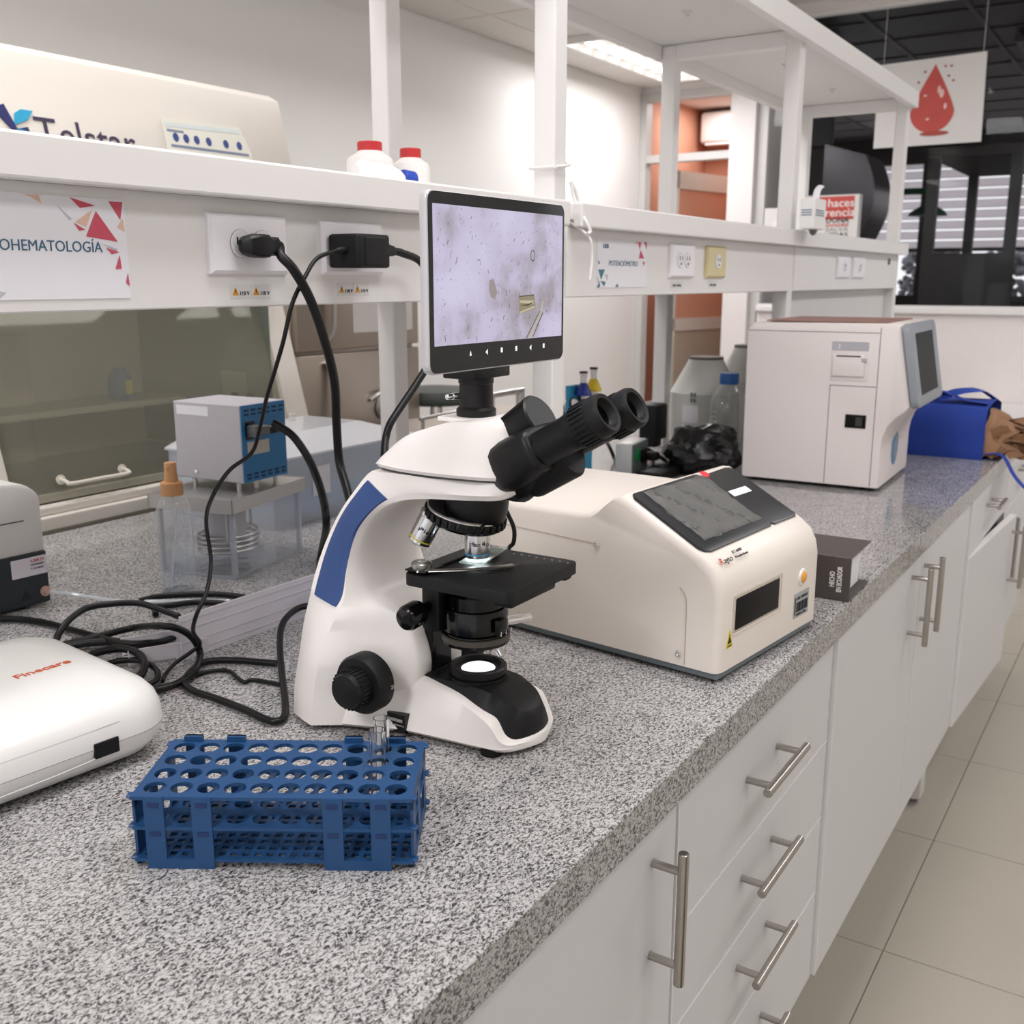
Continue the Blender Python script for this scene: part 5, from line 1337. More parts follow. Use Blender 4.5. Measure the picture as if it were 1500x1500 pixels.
# the blue panel faces the aisle (-y); its grey side faces the camera (-x)
MB().box(.001, BXW - .001, -.0015, .001, .001, BXH - .001, M=Mh).obj('blue_panel', BL2, hb, 0)
m = MB()
for rz0 in (.006, .012, .112, .119):
    for k in range(6): m.box(.008 + .0168 * k, .018 + .0168 * k, -.0022, -.001, rz0, rz0 + .0032, M=Mh)
m.obj('vent_slots', mat('vent_dark', srgb(14, 40, 66), .6), hb, 0)
MB().box(.009, .030, -.003, 0, .072, .102, M=Mh).obj('inlet_socket', BLACKG, hb, 0)
MB().box(.011, .028, -.022, -.001, .077, .097, .003, 2, M=Mh).box(.020, .046, -.024, -.008, .079, .095, .004, 2, M=Mh).obj('inlet_plug', mat('plug_grey', srgb(96, 96, 98), .5), hb, 30)
m = MB(); m.lathe([(.0075, 0), (.0075, .010), (.006, .012), (.0068, .016), (.0055, .020), (.005, .030)], Mh @ Vector((.044, -.016, .087)), Mh.to_3x3() @ Vector((1, -.1, -.12)), 14); m.obj('plug_relief', BLACK, hb)
MB().box(.012, .064, -.0020, -.001, .046, .068, M=Mh).obj('rating_plate', mat('plate_silver', srgb(190, 184, 170), .4, var=.2, scale=120), hb, 0)
m = MB(); m.box(-.0006, 0, .070, .142, .1085, .124, M=Mh); m.obj('label', PAPER, hb, 0)
for yq, zq in ((.040, .010), (.105, .012)): MB().lathe([(.004, 0), (.0035, .002), (0, .0032)], Mh @ Vector((0, yq, zq)), Mh.to_3x3() @ Vector((-1, 0, 0)), 14).obj('dome_screw', CHROME, hb)
for x, y in ((.01, .02), (.1, .02), (.01, .12), (.1, .12), (.05, .02)):
    p = Mh @ Vector((x, y, 0)); MB().cyl((p.x, p.y, TH + .022), (p.x, p.y, bz0), .004, n=10).obj('standoff', STEEL, wb_)
MB().lathe([(.034, .105), (.034, .045), (.036, .044), (.036, .024), (.0, .024)], (.10, .085, 0), n=32).obj('pump_sleeve', mat('sleeve_grey', srgb(206, 204, 208), .4), wb_)
m = MB()
for k in range(4):
    z = .022 + .0085 * k
    m.tube([(.10 + .052 * math.cos(a * .5236), .082 + .050 * math.sin(a * .5236), z + .0006 * a) for a in range(13)], .0028, sub=2, n=8)
m.tube([(.055, .05, .112), (.055, .05, .06), (.055, .052, .046)], .003, sub=2).tube([(.150, .07, .112), (.150, .07, .06), (.150, .075, .046)], .003, sub=2)
m.obj('heating_coil', STEEL, wb_)

# ================================================================== LARGE ACRYLIC CHAMBER behind
ac_ = thing('acrylic_chamber', 'large pale blue clear acrylic box with a sloped lid behind the water bath', 'box', (1.40, 1.45, ZT))
ACB = glass('acrylic_bluish', (.86, .90, .94), .9, .06, 1.45, haze=.38, hazecol=(.78, .82, .88))
ACL = glass('acrylic_lid', (.92, .93, .95), .9, .06, 1.45, haze=.55, hazecol=(.88, .88, .91))
cw, cd, ch = .44, .30, .135
MB().box(0, cw, 0, .005, 0, ch).obj('wall_panel', ACB, ac_, 0); MB().box(0, .005, .005, cd, 0, ch).obj('wall_panel', ACB, ac_, 0); MB().box(cw - .005, cw, .005, cd, 0, ch).obj('wall_panel', ACB, ac_, 0); MB().box(.005, cw - .005, cd - .005, cd, 0, ch).obj('wall_panel', ACB, ac_, 0)
MB().loft([[Vector(p) for p in ((-.005, -.005, ch), (cw + .005, -.005, ch), (cw + .005, cd + .005, ch), (-.005, cd + .005, ch))], [Vector(p) for p in ((-.005, -.005, ch + .004), (cw + .005, -.005, ch + .004), (cw + .005, cd + .005, ch + .004), (-.005, cd + .005, ch + .004))], [Vector(p) for p in ((.03, .09, ch + .032), (cw - .06, .11, ch + .032), (cw - .06, cd - .03, ch + .032), (.03, cd - .03, ch + .032))]]).obj('sloped_lid', ACL, ac_, 0)
MB().lathe([(.010, 0), (.010, .014), (.008, .016), (0, .016)], (.30, .24, ch + .032), n=16).obj('lid_knob', ACRYL, ac_)
MB().box(.02, cw - .02, .02, .2, .004, .018).obj('blue_tray', mat('tray_blue', srgb(96, 160, 206), .5), ac_, 0)
MB().box(.11, .16, -.0012, 0, .05, .11).obj('paper_label', PAPER, ac_, 0)

# ================================================================== CABLE TRUNKING
PVC = mat('pvc_white', srgb(222, 218, 226), .45, var=.02)
tk = thing('cable_trunking', 'length of white plastic cable trunking standing on edge behind the microscope', 'trunking', (.826, 1.035, ZT), R(-2))
LN = .46
MB().box(0, LN, 0, .0022, 0, .060, .0006, 1).obj('web', PVC, tk, 0)
MB().box(0, LN, .0022, .034, .0, .0022).box(0, LN, .0022, .004, .054, .0555).obj('flange', PVC, tk, 0)
for z in (.009, .022, .040, .052): MB().box(0, LN, -.0006, .0006, z, z + .0012).obj('groove_rib', mat('pvc_line', srgb(208, 203, 211), .5), tk, 0)
tk2 = thing('cable_trunking', 'short flat offcut of white plastic trunking lying under the cables', 'trunking', (.775, 1.075, ZT), R(-28))
MB().box(0, .10, 0, .055, 0, .0022).box(0, .10, 0, .0022, 0, .022).box(0, .10, .0528, .055, 0, .022).obj('channel', PVC, tk2, 0)
for k in range(3): MB().box(0, .10, .012 + .013 * k, .0145 + .013 * k, .0022, .0036).obj('groove_rib', GREYB, tk2, 0)

# ================================================================== LAMINAR FLOW CABINET
hx0, hx1 = 1.03, 1.93
hd_ = thing('flow_cabinet', 'large cream laminar flow cabinet with tinted sliding glass behind the shelf', 'cabinet', (1.5, 1.81, .0))
HY = 1.81
def hw(m, name, mt, **k): return m.obj(name, mt, hd_, k.pop('smooth', 0), world=True, **k)
hw(MB().box(hx0 + .05, hx1 - .05, HY + .10, HY + .66, .02, .895), 'stand', CREAMT)
hw(MB().box(hx0, hx1, HY, HY + .70, .902, .930, .003).box(hx0, hx1, HY + .012, HY + .05, .930, .948, .004), 'base_sill', CREAMT)
# side walls follow the slope of the sash
def slope_y(z): return HY + .02 + (z - .93) * .26 if z < 1.36 else HY + .02 + .43 * .26 - (z - 1.36) * .02
for a, b in ((hx0, hx0 + .075), (hx1 - .07, hx1)):
    m = MB(); m.prism([(HY + .02, .93), (slope_y(1.36), 1.36), (slope_y(1.36), 1.42), (HY + .70, 1.42), (HY + .70, .93)], (a, 0, 0), (0, 1, 0), (0, 0, 1), b - a); hw(m, 'side_wall', CREAMT)
m = MB(); m.box(hx0 + .075, hx1 - .07, HY + .60, HY + .62, .93, 1.42); hw(m, 'back_wall', mat('liner_beige', srgb(238, 234, 226), .6))
m = MB(); m.box(hx0 + .075, hx1 - .07, HY + .05, HY + .60, .93, .94); hw(m, 'work_floor', STEEL)
m = MB(); m.prism([(slope_y(1.36) - .006, 1.345), (slope_y(1.36) - .02, 1.42), (HY + .055, 1.60), (HY + .102, 1.80), (HY + .13, 1.815), (HY + .66, 1.815), (HY + .70, 1.78), (HY + .70, 1.345)], (hx0, 0, 0), (0, 1, 0), (0, 0, 1), hx1 - hx0, .003); hw(m, 'top_housing', CREAMT, smooth=30)
TINT = glass('tinted_sash', (.94, .94, .88), .28, .03, 1.5, haze=.18, hazecol=(.52, .50, .43), refcol=(.9, .88, .8))
def sash(x0, x1, name, off=0.0):
    m = MB(); z0, z1 = .95, 1.36
    m.prism([(slope_y(z0) + .012 + off, z0), (slope_y(z1) + .012 + off, z1), (slope_y(z1) + .018 + off, z1), (slope_y(z0) + .018 + off, z0)], (x0, 0, 0), (0, 1, 0), (0, 0, 1), x1 - x0)
    return hw(m, name, TINT)
sash(hx0 + .075, hx1 - .07, 'sash_glass')
m = MB(); z0 = .952
m.prism([(slope_y(.952) + .006, .952), (slope_y(.966) + .006, .966), (slope_y(.966) + .022, .966), (slope_y(.952) + .022, .952)], (hx0 + .075, 0, 0), (0, 1, 0), (0, 0, 1), .46); hw(m, 'sash_rail', mat('sash_rail', srgb(150, 146, 130), .4))
yh = slope_y(.985)
m = MB(); m.tube([(1.215, yh + .012, .992), (1.215, yh - .012, .988), (1.222, yh - .018, .984), (1.29, yh - .018, .984), (1.352, yh - .018, .984), (1.359, yh - .012, .988), (1.359, yh + .012, .992)], .0042, sub=5, n=10)
m.lathe([(.010, 0), (.010, .003)], (1.215, yh + .008, .990), (0, -1, .2), 16).lathe([(.010, 0), (.010, .003)], (1.359, yh + .008, .990), (0, -1, .2), 16); hw(m, 'sash_handle', mat('handle_cream', srgb(226, 220, 206), .25), smooth=40)
# the inner shelf and the stands seen through the glass
m = MB(); m.box(hx0 + .1, 1.84, HY + .40, HY + .58, 1.065, 1.08).box(hx0 + .1, 1.50, HY + .56, HY + .58, .94, 1.25); hw(m, 'inner_shelf', mat('inner_white', srgb(214, 210, 200), .6))
m = MB(); m.box(hx1 - .0715, hx1 - .070, HY + .10, HY + .60, .945, 1.41); hw(m, 'side_liner', mat('side_liner_green', srgb(122, 130, 120), .25))
for yy in (2.04, 1.985): hw(MB().cyl((hx1 - .072, yy, 1.085), (hx1 - .080, yy, 1.085), .013, n=16), 'gas_port', mat('dark_port', srgb(60, 60, 58), .5))
m = MB(); m.box(hx1 - .0735, hx1 - .0715, 2.0, 2.09, .99, 1.15); hw(m, 'port_panel', mat('port_panel', srgb(150, 154, 144), .4))
# upper fascia lettering and control label; fascia lies on the plane between z=1.60 and z=1.80
fa = Vector((0, .047, .20)).normalized()
def on_f(x, z): return (x, HY + .055 + (z - 1.60) * .235 - .0015, z)
LOGO1 = mat('logo_navy', srgb(34, 40, 96), .5); LOGO2 = mat('logo_cyan', srgb(40, 156, 196), .5); LOGOT = mat('logo_text', srgb(56, 48, 74), .5)
text('lettering', 'Telstar', .082, on_f(1.250, 1.628), (1, 0, 0), tuple(fa), LOGOT, hd_, width=.225)
FN = Vector((1, 0, 0)).cross(fa)
def fprint(name, polys, mt, lift=.001, parent=None):
    m = MB()
    for p in polys: m.prism(p, on_f(0, 0 + 1.60) , (1, 0, 0), tuple(fa), .0008 + lift)
    return hw(m, name, mt) if parent is None else m.obj(name, mt, parent, 0, world=True)
fprint('logo_mark', [[(1.196, .10), (1.213, .055), (1.205, .05), (1.17, .09)], [(1.213, .056), (1.235, .062), (1.244, .02), (1.230, .028)]], LOGO1)
fprint('logo_leaf', [[(1.209, .063), (1.214, .085), (1.228, .094), (1.253, .094), (1.238, .075)], [(1.196, .040), (1.212, .057), (1.228, .055), (1.222, .030), (1.205, .028)]], LOGO2)
LBLB = mat('label_bluegrey', srgb(206, 214, 214), .4); LBLG = mat('label_line', srgb(120, 130, 150), .5); LBLD = mat('label_dot', srgb(48, 66, 130), .5)
lb_ = fprint('control_label', [[(1.556, .118), (1.778, .126), (1.80, .07), (1.80, .0), (1.556, .0)]], mat('label_cream', srgb(222, 220, 208), .4))
fprint('label_header', [[(1.562, .112), (1.774, .119), (1.777, .110), (1.562, .103)]], LBLB, .0015, lb_)
fprint('label_row', [[(1.568, .066), (1.79, .066), (1.79, .060), (1.568, .060)], [(1.562, .045), (1.64, .045), (1.64, .036), (1.562, .036)], [(1.565, .098), (1.61, .098), (1.61, .093), (1.565, .093)]], LBLG, .0015, lb_)
for u in (1.585, 1.613, 1.642, 1.676, 1.726, 1.766, 1.728, 1.746):
    z = .082 if u not in (1.728, 1.746) else .036
    fprint('label_symbol', [[(u + .008 * math.cos(a * .785), z + .010 * math.sin(a * .785)) for a in range(8)]], LBLD, .0018, lb_)
bj = thing('reagent_jug', 'blue plastic container with a yellow label inside the flow cabinet', 'bottle', (1.68, HY + .46, 1.081))
MB().lathe([(.026, 0), (.029, .008), (.029, .055), (.02, .07), (.014, .082), (0, .082)], n=20).obj('jug_body', mat('jug_blue', srgb(44, 110, 168), .4), bj)
MB().box(-.004, .016, -.031, -.026, .015, .05).obj('jug_label', mat('jug_yellow', srgb(220, 206, 70), .5), bj, 0)

# ================================================================== STEEL REFRIGERATOR, TRAY TABLE, STOOL
rf = thing('refrigerator', 'stainless steel two-door refrigerator against the back wall', 'refrigerator', (2.50, 2.42, 0))
INOX = mat('inox_warm', srgb(166, 154, 142), .34, .85, var=.03)
MB().box(-.02, .62, .03, .55, .02, 1.52, .006).obj('cabinet_body', INOX, rf)
MB().box(-.02, .62, 0, .03, .04, 1.135, .006).obj('lower_door', INOX, rf); MB().box(-.02, .62, 0, .03, 1.147, 1.52, .006).obj('upper_door', INOX, rf)
MB().tube([(.10, -.004, 1.11), (.12, -.03, 1.06), (.11, -.038, .95), (.06, -.03, .84), (.03, -.004, .80)], .014, sub=5, flat=.6).obj('door_handle', STEEL, rf)
MB().tube([(.10, -.004, 1.17), (.12, -.03, 1.22), (.12, -.03, 1.36), (.10, -.004, 1.42)], .014, sub=5, flat=.6).obj('door_handle', STEEL, rf)
MB().box(.25, .58, -.002, 0, 1.20, 1.33).obj('notice_sheet', mat('notice_grey', srgb(186, 180, 176), .7), rf, 0)
MB().lathe([(.04, 0), (.045, -.006), (.02, -.012), (.018, -.03), (0, -.03)], (.40, .0, .93), (0, 1, 0), 20).obj('water_tap', STEEL, rf)
MB().tube([(.33, -.004, .96), (.36, -.03, .985), (.42, -.03, .99), (.45, -.004, .975)], .008, sub=4).obj('tap_hood', STEEL, rf)
sk = thing('steel_table', 'stainless steel trolley table with a rail behind the acrylic box', 'table', (2.3, 1.96, 0))
MB().box(-.02, 1.1, -.05, .30, .80, .90, .004).box(-.02, 1.1, -.05, -.045, .86, .925).obj('table_top', mat('inox_pale', srgb(196, 186, 176), .4, .6), sk, 0)
for x, y in ((0, -.03), (1.05, -.03), (0, .27), (1.05, .27)): MB().cyl((x, y, 0), (x, y, .8), .018, n=12).obj('table_leg', STEEL, sk)
MB().tube([(.20, -.03, .90), (.20, -.03, .955), (.21, -.03, .965), (.5, -.03, .965), (.51, -.03, .955), (.51, -.03, .90)], .006, sub=3).obj('rail', STEEL, sk)
MB().tube([(.60, -.02, .90), (.60, -.02, .99), (.615, -.02, 1.0), (.78, -.02, 1.0), (.79, -.02, .99), (.79, -.02, .90)], .008, sub=3).tube([(.66, .05, .90), (.66, .05, .97), (.675, .05, .98), (.86, .05, .98), (.87, .05, .97), (.87, .05, .90)], .007, sub=3).obj('rail', STEEL, sk)
stl = thing('stool', 'stool with a dark green-black padded seat behind the tablet screen', 'stool', (3.30, 2.48, 0))
SEATM = mat('seat_vinyl', srgb(58, 64, 60), .5)
MB().lathe([(.14, .90), (.168, .905), (.172, .93), (.160, .955), (.10, .962), (0, .962)], n=32).obj('seat', SEATM, stl)
for k in range(4):
    a = R(45 + 90 * k); MB().tube([(.10 * math.cos(a), .10 * math.sin(a), .90), (.18 * math.cos(a), .18 * math.sin(a), .4), (.22 * math.cos(a), .22 * math.sin(a), 0)], .011, sub=3).obj('leg', CHROME, stl)
MB().tube([(.165 * math.cos(a * .5236), .165 * math.sin(a * .5236), .45) for a in range(13)], .008, sub=2).obj('foot_ring', CHROME, stl)

# ================================================================== FAR BENCH CLUTTER
GW = mat('carboy_grey', srgb(222, 222, 216), .3, var=.02)
def carboy(lab, x, y, r, h):
    t = thing('carboy', lab, 'carboy', (x, y, ZT))
    MB().lathe([(r * .97, 0), (r, .006), (r, h * .60), (r * 1.02, h * .62), (r * .98, h * .645), (r * .56, h * .95), (r * .50, h), (r * .44, h * 1.005), (0, h * 1.005)], n=40).obj('carboy_body', GW, t, 30)
    MB().lathe([(r * .50, h * .995), (r * .5, h * 1.03), (0, h * 1.03)], n=30).obj('carboy_lid', mat('lid_taupe', srgb(120, 108, 98), .5), t)
    return t
t = carboy('grey-white cone-shouldered carboy with white label behind the black bag', 2.885, 1.172, .100, .252)
for (a0, a1, z0, z1, mt) in ((-3.42, -2.92, .075, .125, PAPER),):
    m = MB(); rs = [[Vector((.1012 * math.cos(a0 + (a1 - a0) * k / 8), .1012 * math.sin(a0 + (a1 - a0) * k / 8), z)) for z in (z0, z1)] for k in range(9)]
    m.loft(rs, closed=False); m.obj('label', mt, t, 0)
m = MB()
for k in range(4):
    m.box(-.1025, -.101, -.052 + .012 * (k % 2) - .0, -.045 + .012 * (k % 2), .135 + .016 * (k // 2), .147 + .016 * (k // 2), M=Matrix.Rotation(R(-18), 4, 'Z'))
m.obj('printed_marks', GREYB, t, 0)
carboy('second cone-shouldered carboy partly behind the blue-capped bottle', 3.16, 1.135, .105, .272)
GLB = glass('lab_glass', (.95, .97, .96), 1.6, .02, 1.5, haze=.10, hazecol=(.95, .97, .96))
t = thing('reagent_bottle', 'clear glass laboratory bottle with a blue screw cap beside the far analyser', 'bottle', (2.72, 1.035, ZT))
MB().lathe([(.046, 0), (.050, .005), (.050, .140), (.047, .158), (.030, .190), (.022, .200), (.022, .205)], n=36, cap1=False).obj('bottle_body', GLB, t, 40)
MB().lathe([(.047, .004), (.048, .045), (0, .045)], n=32).obj('liquid', glass('water', (.9, .93, .93), .8, .02, 1.33, haze=.06), t, 40)
MB().lathe([(.0255, .200), (.026, .203), (.026, .228), (.025, .230), (0, .230)], n=30).obj('screw_cap', mat('cap_azure', srgb(40, 108, 186), .4), t, 40, label='blue screw cap')
m = MB()
for k in range(6): m.box(-.0512, -.0500, -.012, .012 - .008 * (k % 2), .06 + .013 * k, .0622 + .013 * k, M=Matrix.Rotation(R(-28), 4, 'Z'))
m.obj('graduation', NW, t, 0)
# crumpled black refuse bag
m = MB(); rnd = random.Random(4)
bmesh.ops.create_icosphere(m.bm, subdivisions=4, radius=1)
from mathutils import noise
for v in m.bm.verts:
    p = v.co.copy(); n1 = noise.noise(p * 1.8 + Vector((3, 1, 7))); n2 = abs(noise.noise(p * 4.5)); n3 = abs(noise.noise(p * 9.0))
    s = 1 + .30 * n1 - .20 * n2 - .04 * n3
    q = p * s; q = Vector((q.x * .085, q.y * .105, q.z * .072 + .05))
    if q.y > .03: q.z += (q.y - .03) * .55 * max(0, p.z)
    q.z = max(0.002, q.z); v.co = q
bb2 = m.obj('refuse_bag', mat('bin_liner_black', srgb(20, 19, 20), .34, spec=.5), None, 24)
bb2.location = (2.44, .985, ZT); tag(bb2, 'crumpled black plastic bag between the cream analyser and the far analyser', 'plastic bag')

# small power unit with green rocker switch, adapter and glove-like rack behind the eyepieces
pu = thing('power_unit', 'small grey power unit with a green rocker switch behind the eyepieces', 'power unit', (2.30, 1.12, ZT), R(8))
MB().box(0, .12, 0, .045, .0, .080, .004).obj('case', DEVW, pu)
MB().box(.0, .12, -.003, .001, .004, .078, .001).obj('rear_plate', mat('plate_slate', srgb(104, 116, 116), .5), pu, 0)
MB().box(.012, .040, -.009, -.002, .034, .066, .002).obj('rocker_switch', mat('switch_green', srgb(24, 128, 74), .35), pu, 30, label='green rocker switch')
MB().box(.058, .094, -.012, -.002, .026, .058, .003).obj('inlet', BLACK, pu)
MB().box(.064, .092, -.045, -.010, .030, .052, .006).obj('inlet_plug', BLACKM, pu)
t = thing('power_adapter', 'black wall adapter plugged low on the shelf post behind the far eyepiece', 'adapter', (2.58, 1.185, .945))
MB().box(0, .075, 0, .055, 0, .10, .008, 2).obj('adapter_case', BLACKM, t); MB().box(.015, .06, .01, .045, -.02, .0, .004).obj('plug_collar', BLACK, t)
MB().box(.02, .05, .05, .06, -.085 + .10, .09).obj('back_plate', BLACK, t)
tag(MB().box(2.26, 2.40, 1.02, 1.09, ZT, ZT + .022, .004).obj('black_tray', BLACKM, None), 'flat black tray lying before the grey power unit', 'tray')
gl = thing('flask_caddy', 'blue caddy with small blue and yellow flasks behind the eyepieces', 'caddy', (2.12, 1.20, ZT))
CB = mat('caddy_blue', srgb(46, 146, 190), .5)
MB().box(0, .12, 0, .012, 0, .20, .003).box(0, .12, .012, .09, 0, .01).obj('caddy_panel', CB, gl, 0)
MB().box(0, .05, -.001, .012, .2, .236, .003).obj('caddy_upper', CB, gl, 0)
for x, z, c in ((.035, .222, srgb(30, 50, 140)), (.085, .228, srgb(232, 200, 44))):
    f = MB().lathe([(.019, 0), (.020, .004), (.012, .022), (.0075, .030), (.0, .030)], (x, -.018, z - .01), n=18).obj('flask_liquid', mat('flask_%d' % int(x * 1000), c, .4), gl)
    MB().lathe([(.0075, .02), (.0078, .042), (.0098, .044), (.0098, .047), (0, .047)], (x, -.018, z - .005), n=16).obj('flask_neck', DEVW, gl)
    MB().lathe([(.010, 0), (.010, .004), (0, .004)], (x, -.018, z + .0425), n=16).obj('flask_stopper', INK, gl)
for k in range(3):
    c = Vector((.018 + .046 * k, -.006, .184 + .010 * k)); a = R(-38)
    pts = [(.032 * math.cos(q * .3491), .0135 * math.sin(q * .3491)) for q in range(18)]
    rot = lambda p: (p[0] * math.cos(a) - p[1] * math.sin(a), p[0] * math.sin(a) + p[1] * math.cos(a))
    MB().prism([rot((p[0] * 1.08, p[1] * 1.2)) for p in pts], c, (1, 0, 0), (0, 0, 1), .004, .001).obj('paddle_rim', INK, gl, 0)
    MB().prism([rot(p) for p in pts], c + Vector((0, -.004, 0)), (1, 0, 0), (0, 0, 1), .003, .001).obj('paddle_face', DEVW, gl, 0)
# yellow sponge and printed box between the microscope and the cream analyser
t = thing('foam_block', 'pale yellow foam block behind the microscope stage', 'block', (1.075, .80, ZT), R(-7))
MB().box(0, .045, 0, .07, 0, .092, .006, 3).obj('block_body', mat('foam_yellow', srgb(206, 186, 104), .8), t)
t = thing('tissue_box', 'small pale blue and white printed box behind the objectives', 'box', (1.01, .90, ZT), R(-7))
MB().box(0, .085, 0, .07, 0, .094, .001).obj('carton', mat('carton_blue', srgb(196, 206, 220), .6, var=.16, scale=60), t, 0)
MB().box(.03, .085, -.0006, 0, .05, .09).obj('printed_panel', PAPER, t, 0)
MB().box(-.0008, .0, .01, .06, .02, .08).obj('printed_panel', PAPER, t, 0)
# ================================================================== CABLES
def cable(name, lab, pts, r, cat='cable', mt=RUBBER, flat=1.0, group=None):
    o = MB().tube(pts, r, n=10, sub=8, flat=flat).obj(name, mt, None, 60)
    return tag(o, lab, cat, group)
# --gen
cable('power_cable', 'thick black cable hanging from the plug in the left outlet', [(0.872, 0.8725, 1.4165), (0.8632, 0.862, 1.4059), (0.8713, 0.852, 1.391), (0.8946, 0.85, 1.3568), (0.9212, 0.855, 1.3087), (0.9515, 0.87, 1.257), (0.9743, 0.89, 1.2023), (0.9877, 0.9, 1.1511), (0.9768, 0.88, 1.1217), (0.9646, 0.86, 1.0968), (0.9756, 0.85, 1.0466), (0.9942, 0.84, 0.9701), (1.0127, 0.8399, 0.908), (1.0038, 0.8154, 0.906)], 0.0056)
cable('power_cable', 'thin black cable winding from the power adapter down to the worktop', [(0.954, 0.859, 1.414), (0.9216, 0.862, 1.4047), (0.8978, 0.86, 1.3836), (0.8749, 0.86, 1.3532), (0.868, 0.87, 1.3108), (0.881, 0.9, 1.2733), (0.8945, 0.93, 1.2378), (0.9185, 0.97, 1.1941), (0.9212, 0.99, 1.1622), (0.882, 0.99, 1.145), (0.852, 0.99, 1.1153), (0.8325, 0.98, 1.0899), (0.8275, 0.97, 1.0449), (0.8012, 0.95, 1.0157), (0.7794, 0.945, 0.9926), (0.8053, 0.985, 0.9561), (0.8309, 1.005, 0.9283), (0.8243, 1.015, 0.9173), (0.8018, 1.02, 0.9079), (0.7756, 1.0062, 0.905), (0.7591, 0.9909, 0.905)], 0.0026)
cable('power_cable', 'black cable from the right end of the adapter passing behind the tablet', [(1.056, 0.858, 1.4155), (1.075, 0.857, 1.413), (1.121, 0.862, 1.401), (1.1347, 0.855, 1.3618), (1.1427, 0.855, 1.3163), (1.1164, 0.85, 1.2721), (1.0887, 0.85, 1.2451), (1.0588, 0.85, 1.2208), (1.0326, 0.85, 1.1986), (1.0222, 0.85, 1.1803), (1.0066, 0.84, 1.1628), (0.9923, 0.83, 1.1439), (0.9818, 0.82, 1.0851), (0.9799, 0.81, 1.0064), (1.0414, 0.8454, 0.908), (1.0189, 0.8159, 0.906)], 0.005)
cable('power_cable', 'thick black cable curving from the blue heater panel to the worktop', [(1.1388, 1.1718, 1.1637), (1.1443, 1.1602, 1.1564), (1.1526, 1.1404, 1.1399), (1.1587, 1.1153, 1.1027), (1.1447, 1.0806, 1.0582), (1.1322, 1.0629, 1.0146), (1.2951, 1.2316, 0.908), (1.2111, 1.1534, 0.908), (1.1875, 1.1019, 0.908)], 0.0062)
cable('power_cable', 'long black cable crossing the worktop from the dark rear panel', [(0.7834, 1.3871, 0.906), (0.8027, 1.3513, 0.906), (0.813, 1.302, 0.906), (0.8106, 1.2359, 0.908), (0.8014, 1.1628, 0.914), (0.8039, 1.1096, 0.916), (0.8302, 1.0885, 0.914), (0.8626, 1.0932, 0.91), (0.8976, 1.0951, 0.908)], 0.0046)
cable('power_cable', 'black cable arching high behind the white slab analyser', [(0.7639, 1.2131, 0.906), (0.7774, 1.219, 0.92), (0.8032, 1.2295, 0.93), (0.8365, 1.2383, 0.934), (0.8651, 1.2167, 0.936), (0.8872, 1.1938, 0.934), (0.9003, 1.1673, 0.926), (0.9059, 1.1359, 0.92)], 0.0046)
cable('power_cable', 'black cable forming the big loop before the trunking end', [(0.7688, 1.2055, 0.906), (0.785, 1.1838, 0.912), (0.8113, 1.1615, 0.918), (0.84, 1.1418, 0.922), (0.8053, 1.04, 0.9529), (0.8213, 1.024, 0.9449), (0.8344, 1.018, 0.9275), (0.8354, 1.012, 0.9098), (0.7959, 0.9762, 0.91), (0.762, 0.9645, 0.908), (0.739, 0.9696, 0.907), (0.7232, 0.9828, 0.907)], 0.0046)
cable('power_cable', 'slim black cable lying furthest back toward the spray bottle', [(0.9517, 1.2801, 0.906), (0.9792, 1.2753, 0.906), (1.009, 1.2486, 0.906), (1.0342, 1.2159, 0.906), (1.0467, 1.1767, 0.906), (1.0521, 1.1236, 0.906)], 0.0045)
cable('power_cable', 'second slim black cable lying in front of the spray bottle', [(0.9215, 1.2063, 0.906), (0.9425, 1.2326, 0.906), (0.9661, 1.2203, 0.906), (0.9945, 1.2008, 0.906), (1.0121, 1.161, 0.906), (1.0295, 1.1216, 0.906)], 0.0045)
cable('power_cable', 'black cable running low under the looped cables', [(0.7664, 1.1946, 0.906), (0.7842, 1.1757, 0.91), (0.8037, 1.1449, 0.912), (0.8199, 1.1104, 0.91), (0.859, 1.1042, 0.908), (0.8803, 1.1067, 0.906)], 0.0055)
cable('power_cable', 'small black cable loop beside the corner of the white slab analyser', [(0.738, 1.1048, 0.92), (0.7532, 1.1025, 0.922), (0.7751, 1.0913, 0.922), (0.7806, 1.0653, 0.92), (0.768, 1.0338, 0.916), (0.7479, 1.0178, 0.91), (0.7373, 1.0237, 0.907)], 0.005)
cable('power_cable', 'thin grey-black cable curled inside the small loop', [(0.7511, 1.095, 0.906), (0.7701, 1.0866, 0.908), (0.7808, 1.0602, 0.91), (0.773, 1.0203, 0.91), (0.755, 0.9955, 0.908), (0.7388, 0.9941, 0.906)], 0.0038)
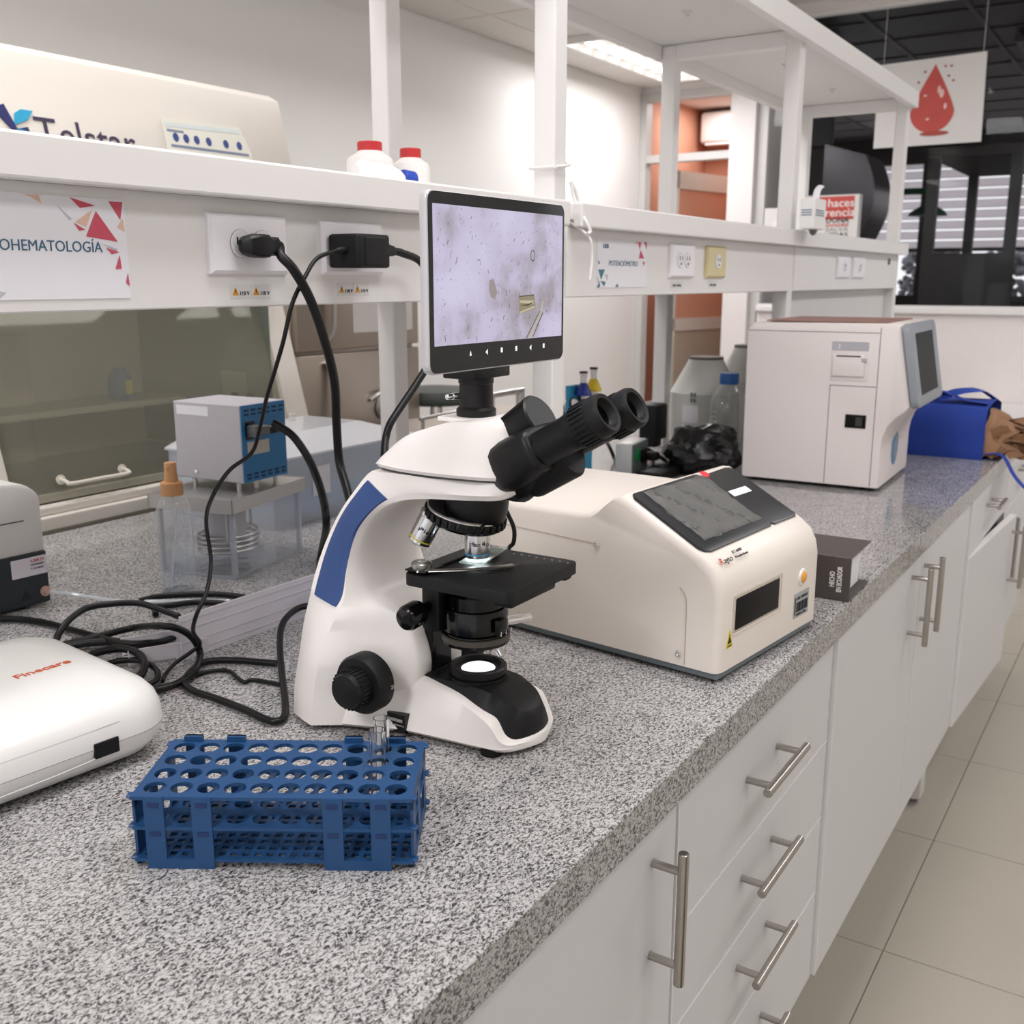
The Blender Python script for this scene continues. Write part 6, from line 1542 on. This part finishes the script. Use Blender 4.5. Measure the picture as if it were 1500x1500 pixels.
cable('power_cable', 'black cable bending sharply round the rear of the microscope base', [(1.0755, 0.9097, 0.906), (1.0347, 0.924, 0.93), (0.9819, 0.9316, 0.95), (0.9602, 0.9545, 0.95), (0.9176, 0.9429, 0.945), (0.8879, 0.9215, 0.93), (0.842, 0.8731, 0.914), (0.7883, 0.8144, 0.907), (0.7616, 0.7901, 0.906), (0.7475, 0.7886, 0.906), (0.7463, 0.8072, 0.906), (0.7524, 0.846, 0.906), (0.7565, 0.9013, 0.906), (0.7574, 0.9339, 0.906), (0.7688, 0.9631, 0.906), (0.7949, 0.984, 0.906), (0.8289, 0.9959, 0.906), (0.8526, 0.9722, 0.906), (0.8746, 0.9158, 0.906)], 0.0043)
cable('power_cable', 'thin wavy black cable lying between loop and microscope base', [(0.7685, 0.9727, 0.904), (0.7928, 0.9756, 0.904), (0.816, 0.9689, 0.904), (0.8275, 0.951, 0.904), (0.8177, 0.9246, 0.904), (0.8129, 0.9076, 0.904), (0.8238, 0.9027, 0.904), (0.8308, 0.8637, 0.904)], 0.0026)
cable('power_cable', 'thin black cable hanging just right of the objective turret', [(0.9809, 0.6439, 1.1278), (0.9822, 0.6353, 1.1123), (0.9827, 0.6281, 1.0968), (0.9794, 0.6268, 1.0813), (0.9824, 0.6364, 1.0702), (0.9778, 0.647, 1.033), (1.1694, 0.7915, 0.906), (1.1456, 0.7837, 0.904)], 0.0026)
cable('power_cable', 'black cable draping toward the crumpled black bag', [(2.4484, 1.1554, 0.95), (2.4154, 1.1201, 0.945), (2.4971, 1.1176, 0.91), (2.4107, 1.0497, 0.906), (2.3938, 1.005, 0.906)], 0.0055)
cable('power_cable', 'grey-black cable curling behind the cream analyser', [(2.4364, 1.1435, 0.94), (2.4535, 1.1372, 0.92), (2.4136, 1.118, 0.906), (2.3117, 1.0982, 0.906)], 0.0055)
cable('power_cable', 'grey cable in front of the power unit with the green switch', [(2.364, 1.144, 0.95), (2.4537, 1.1673, 0.93), (2.4162, 1.1683, 0.908), (2.3083, 1.1383, 0.906)], 0.0055)
cable('power_cable', 'dark grey cable down the near side of the small power unit', [(2.4918, 1.2998, 0.96), (2.4537, 1.2628, 0.94), (2.4627, 1.2522, 0.908), (2.348, 1.1835, 0.906)], 0.005)
cable('power_cable', 'short black cable on the wall side left of the second shelf post', [(2.1365, 1.28, 1.1636), (2.121, 1.28, 1.1322), (2.1024, 1.28, 1.1061), (2.0932, 1.28, 1.0907)], 0.005)
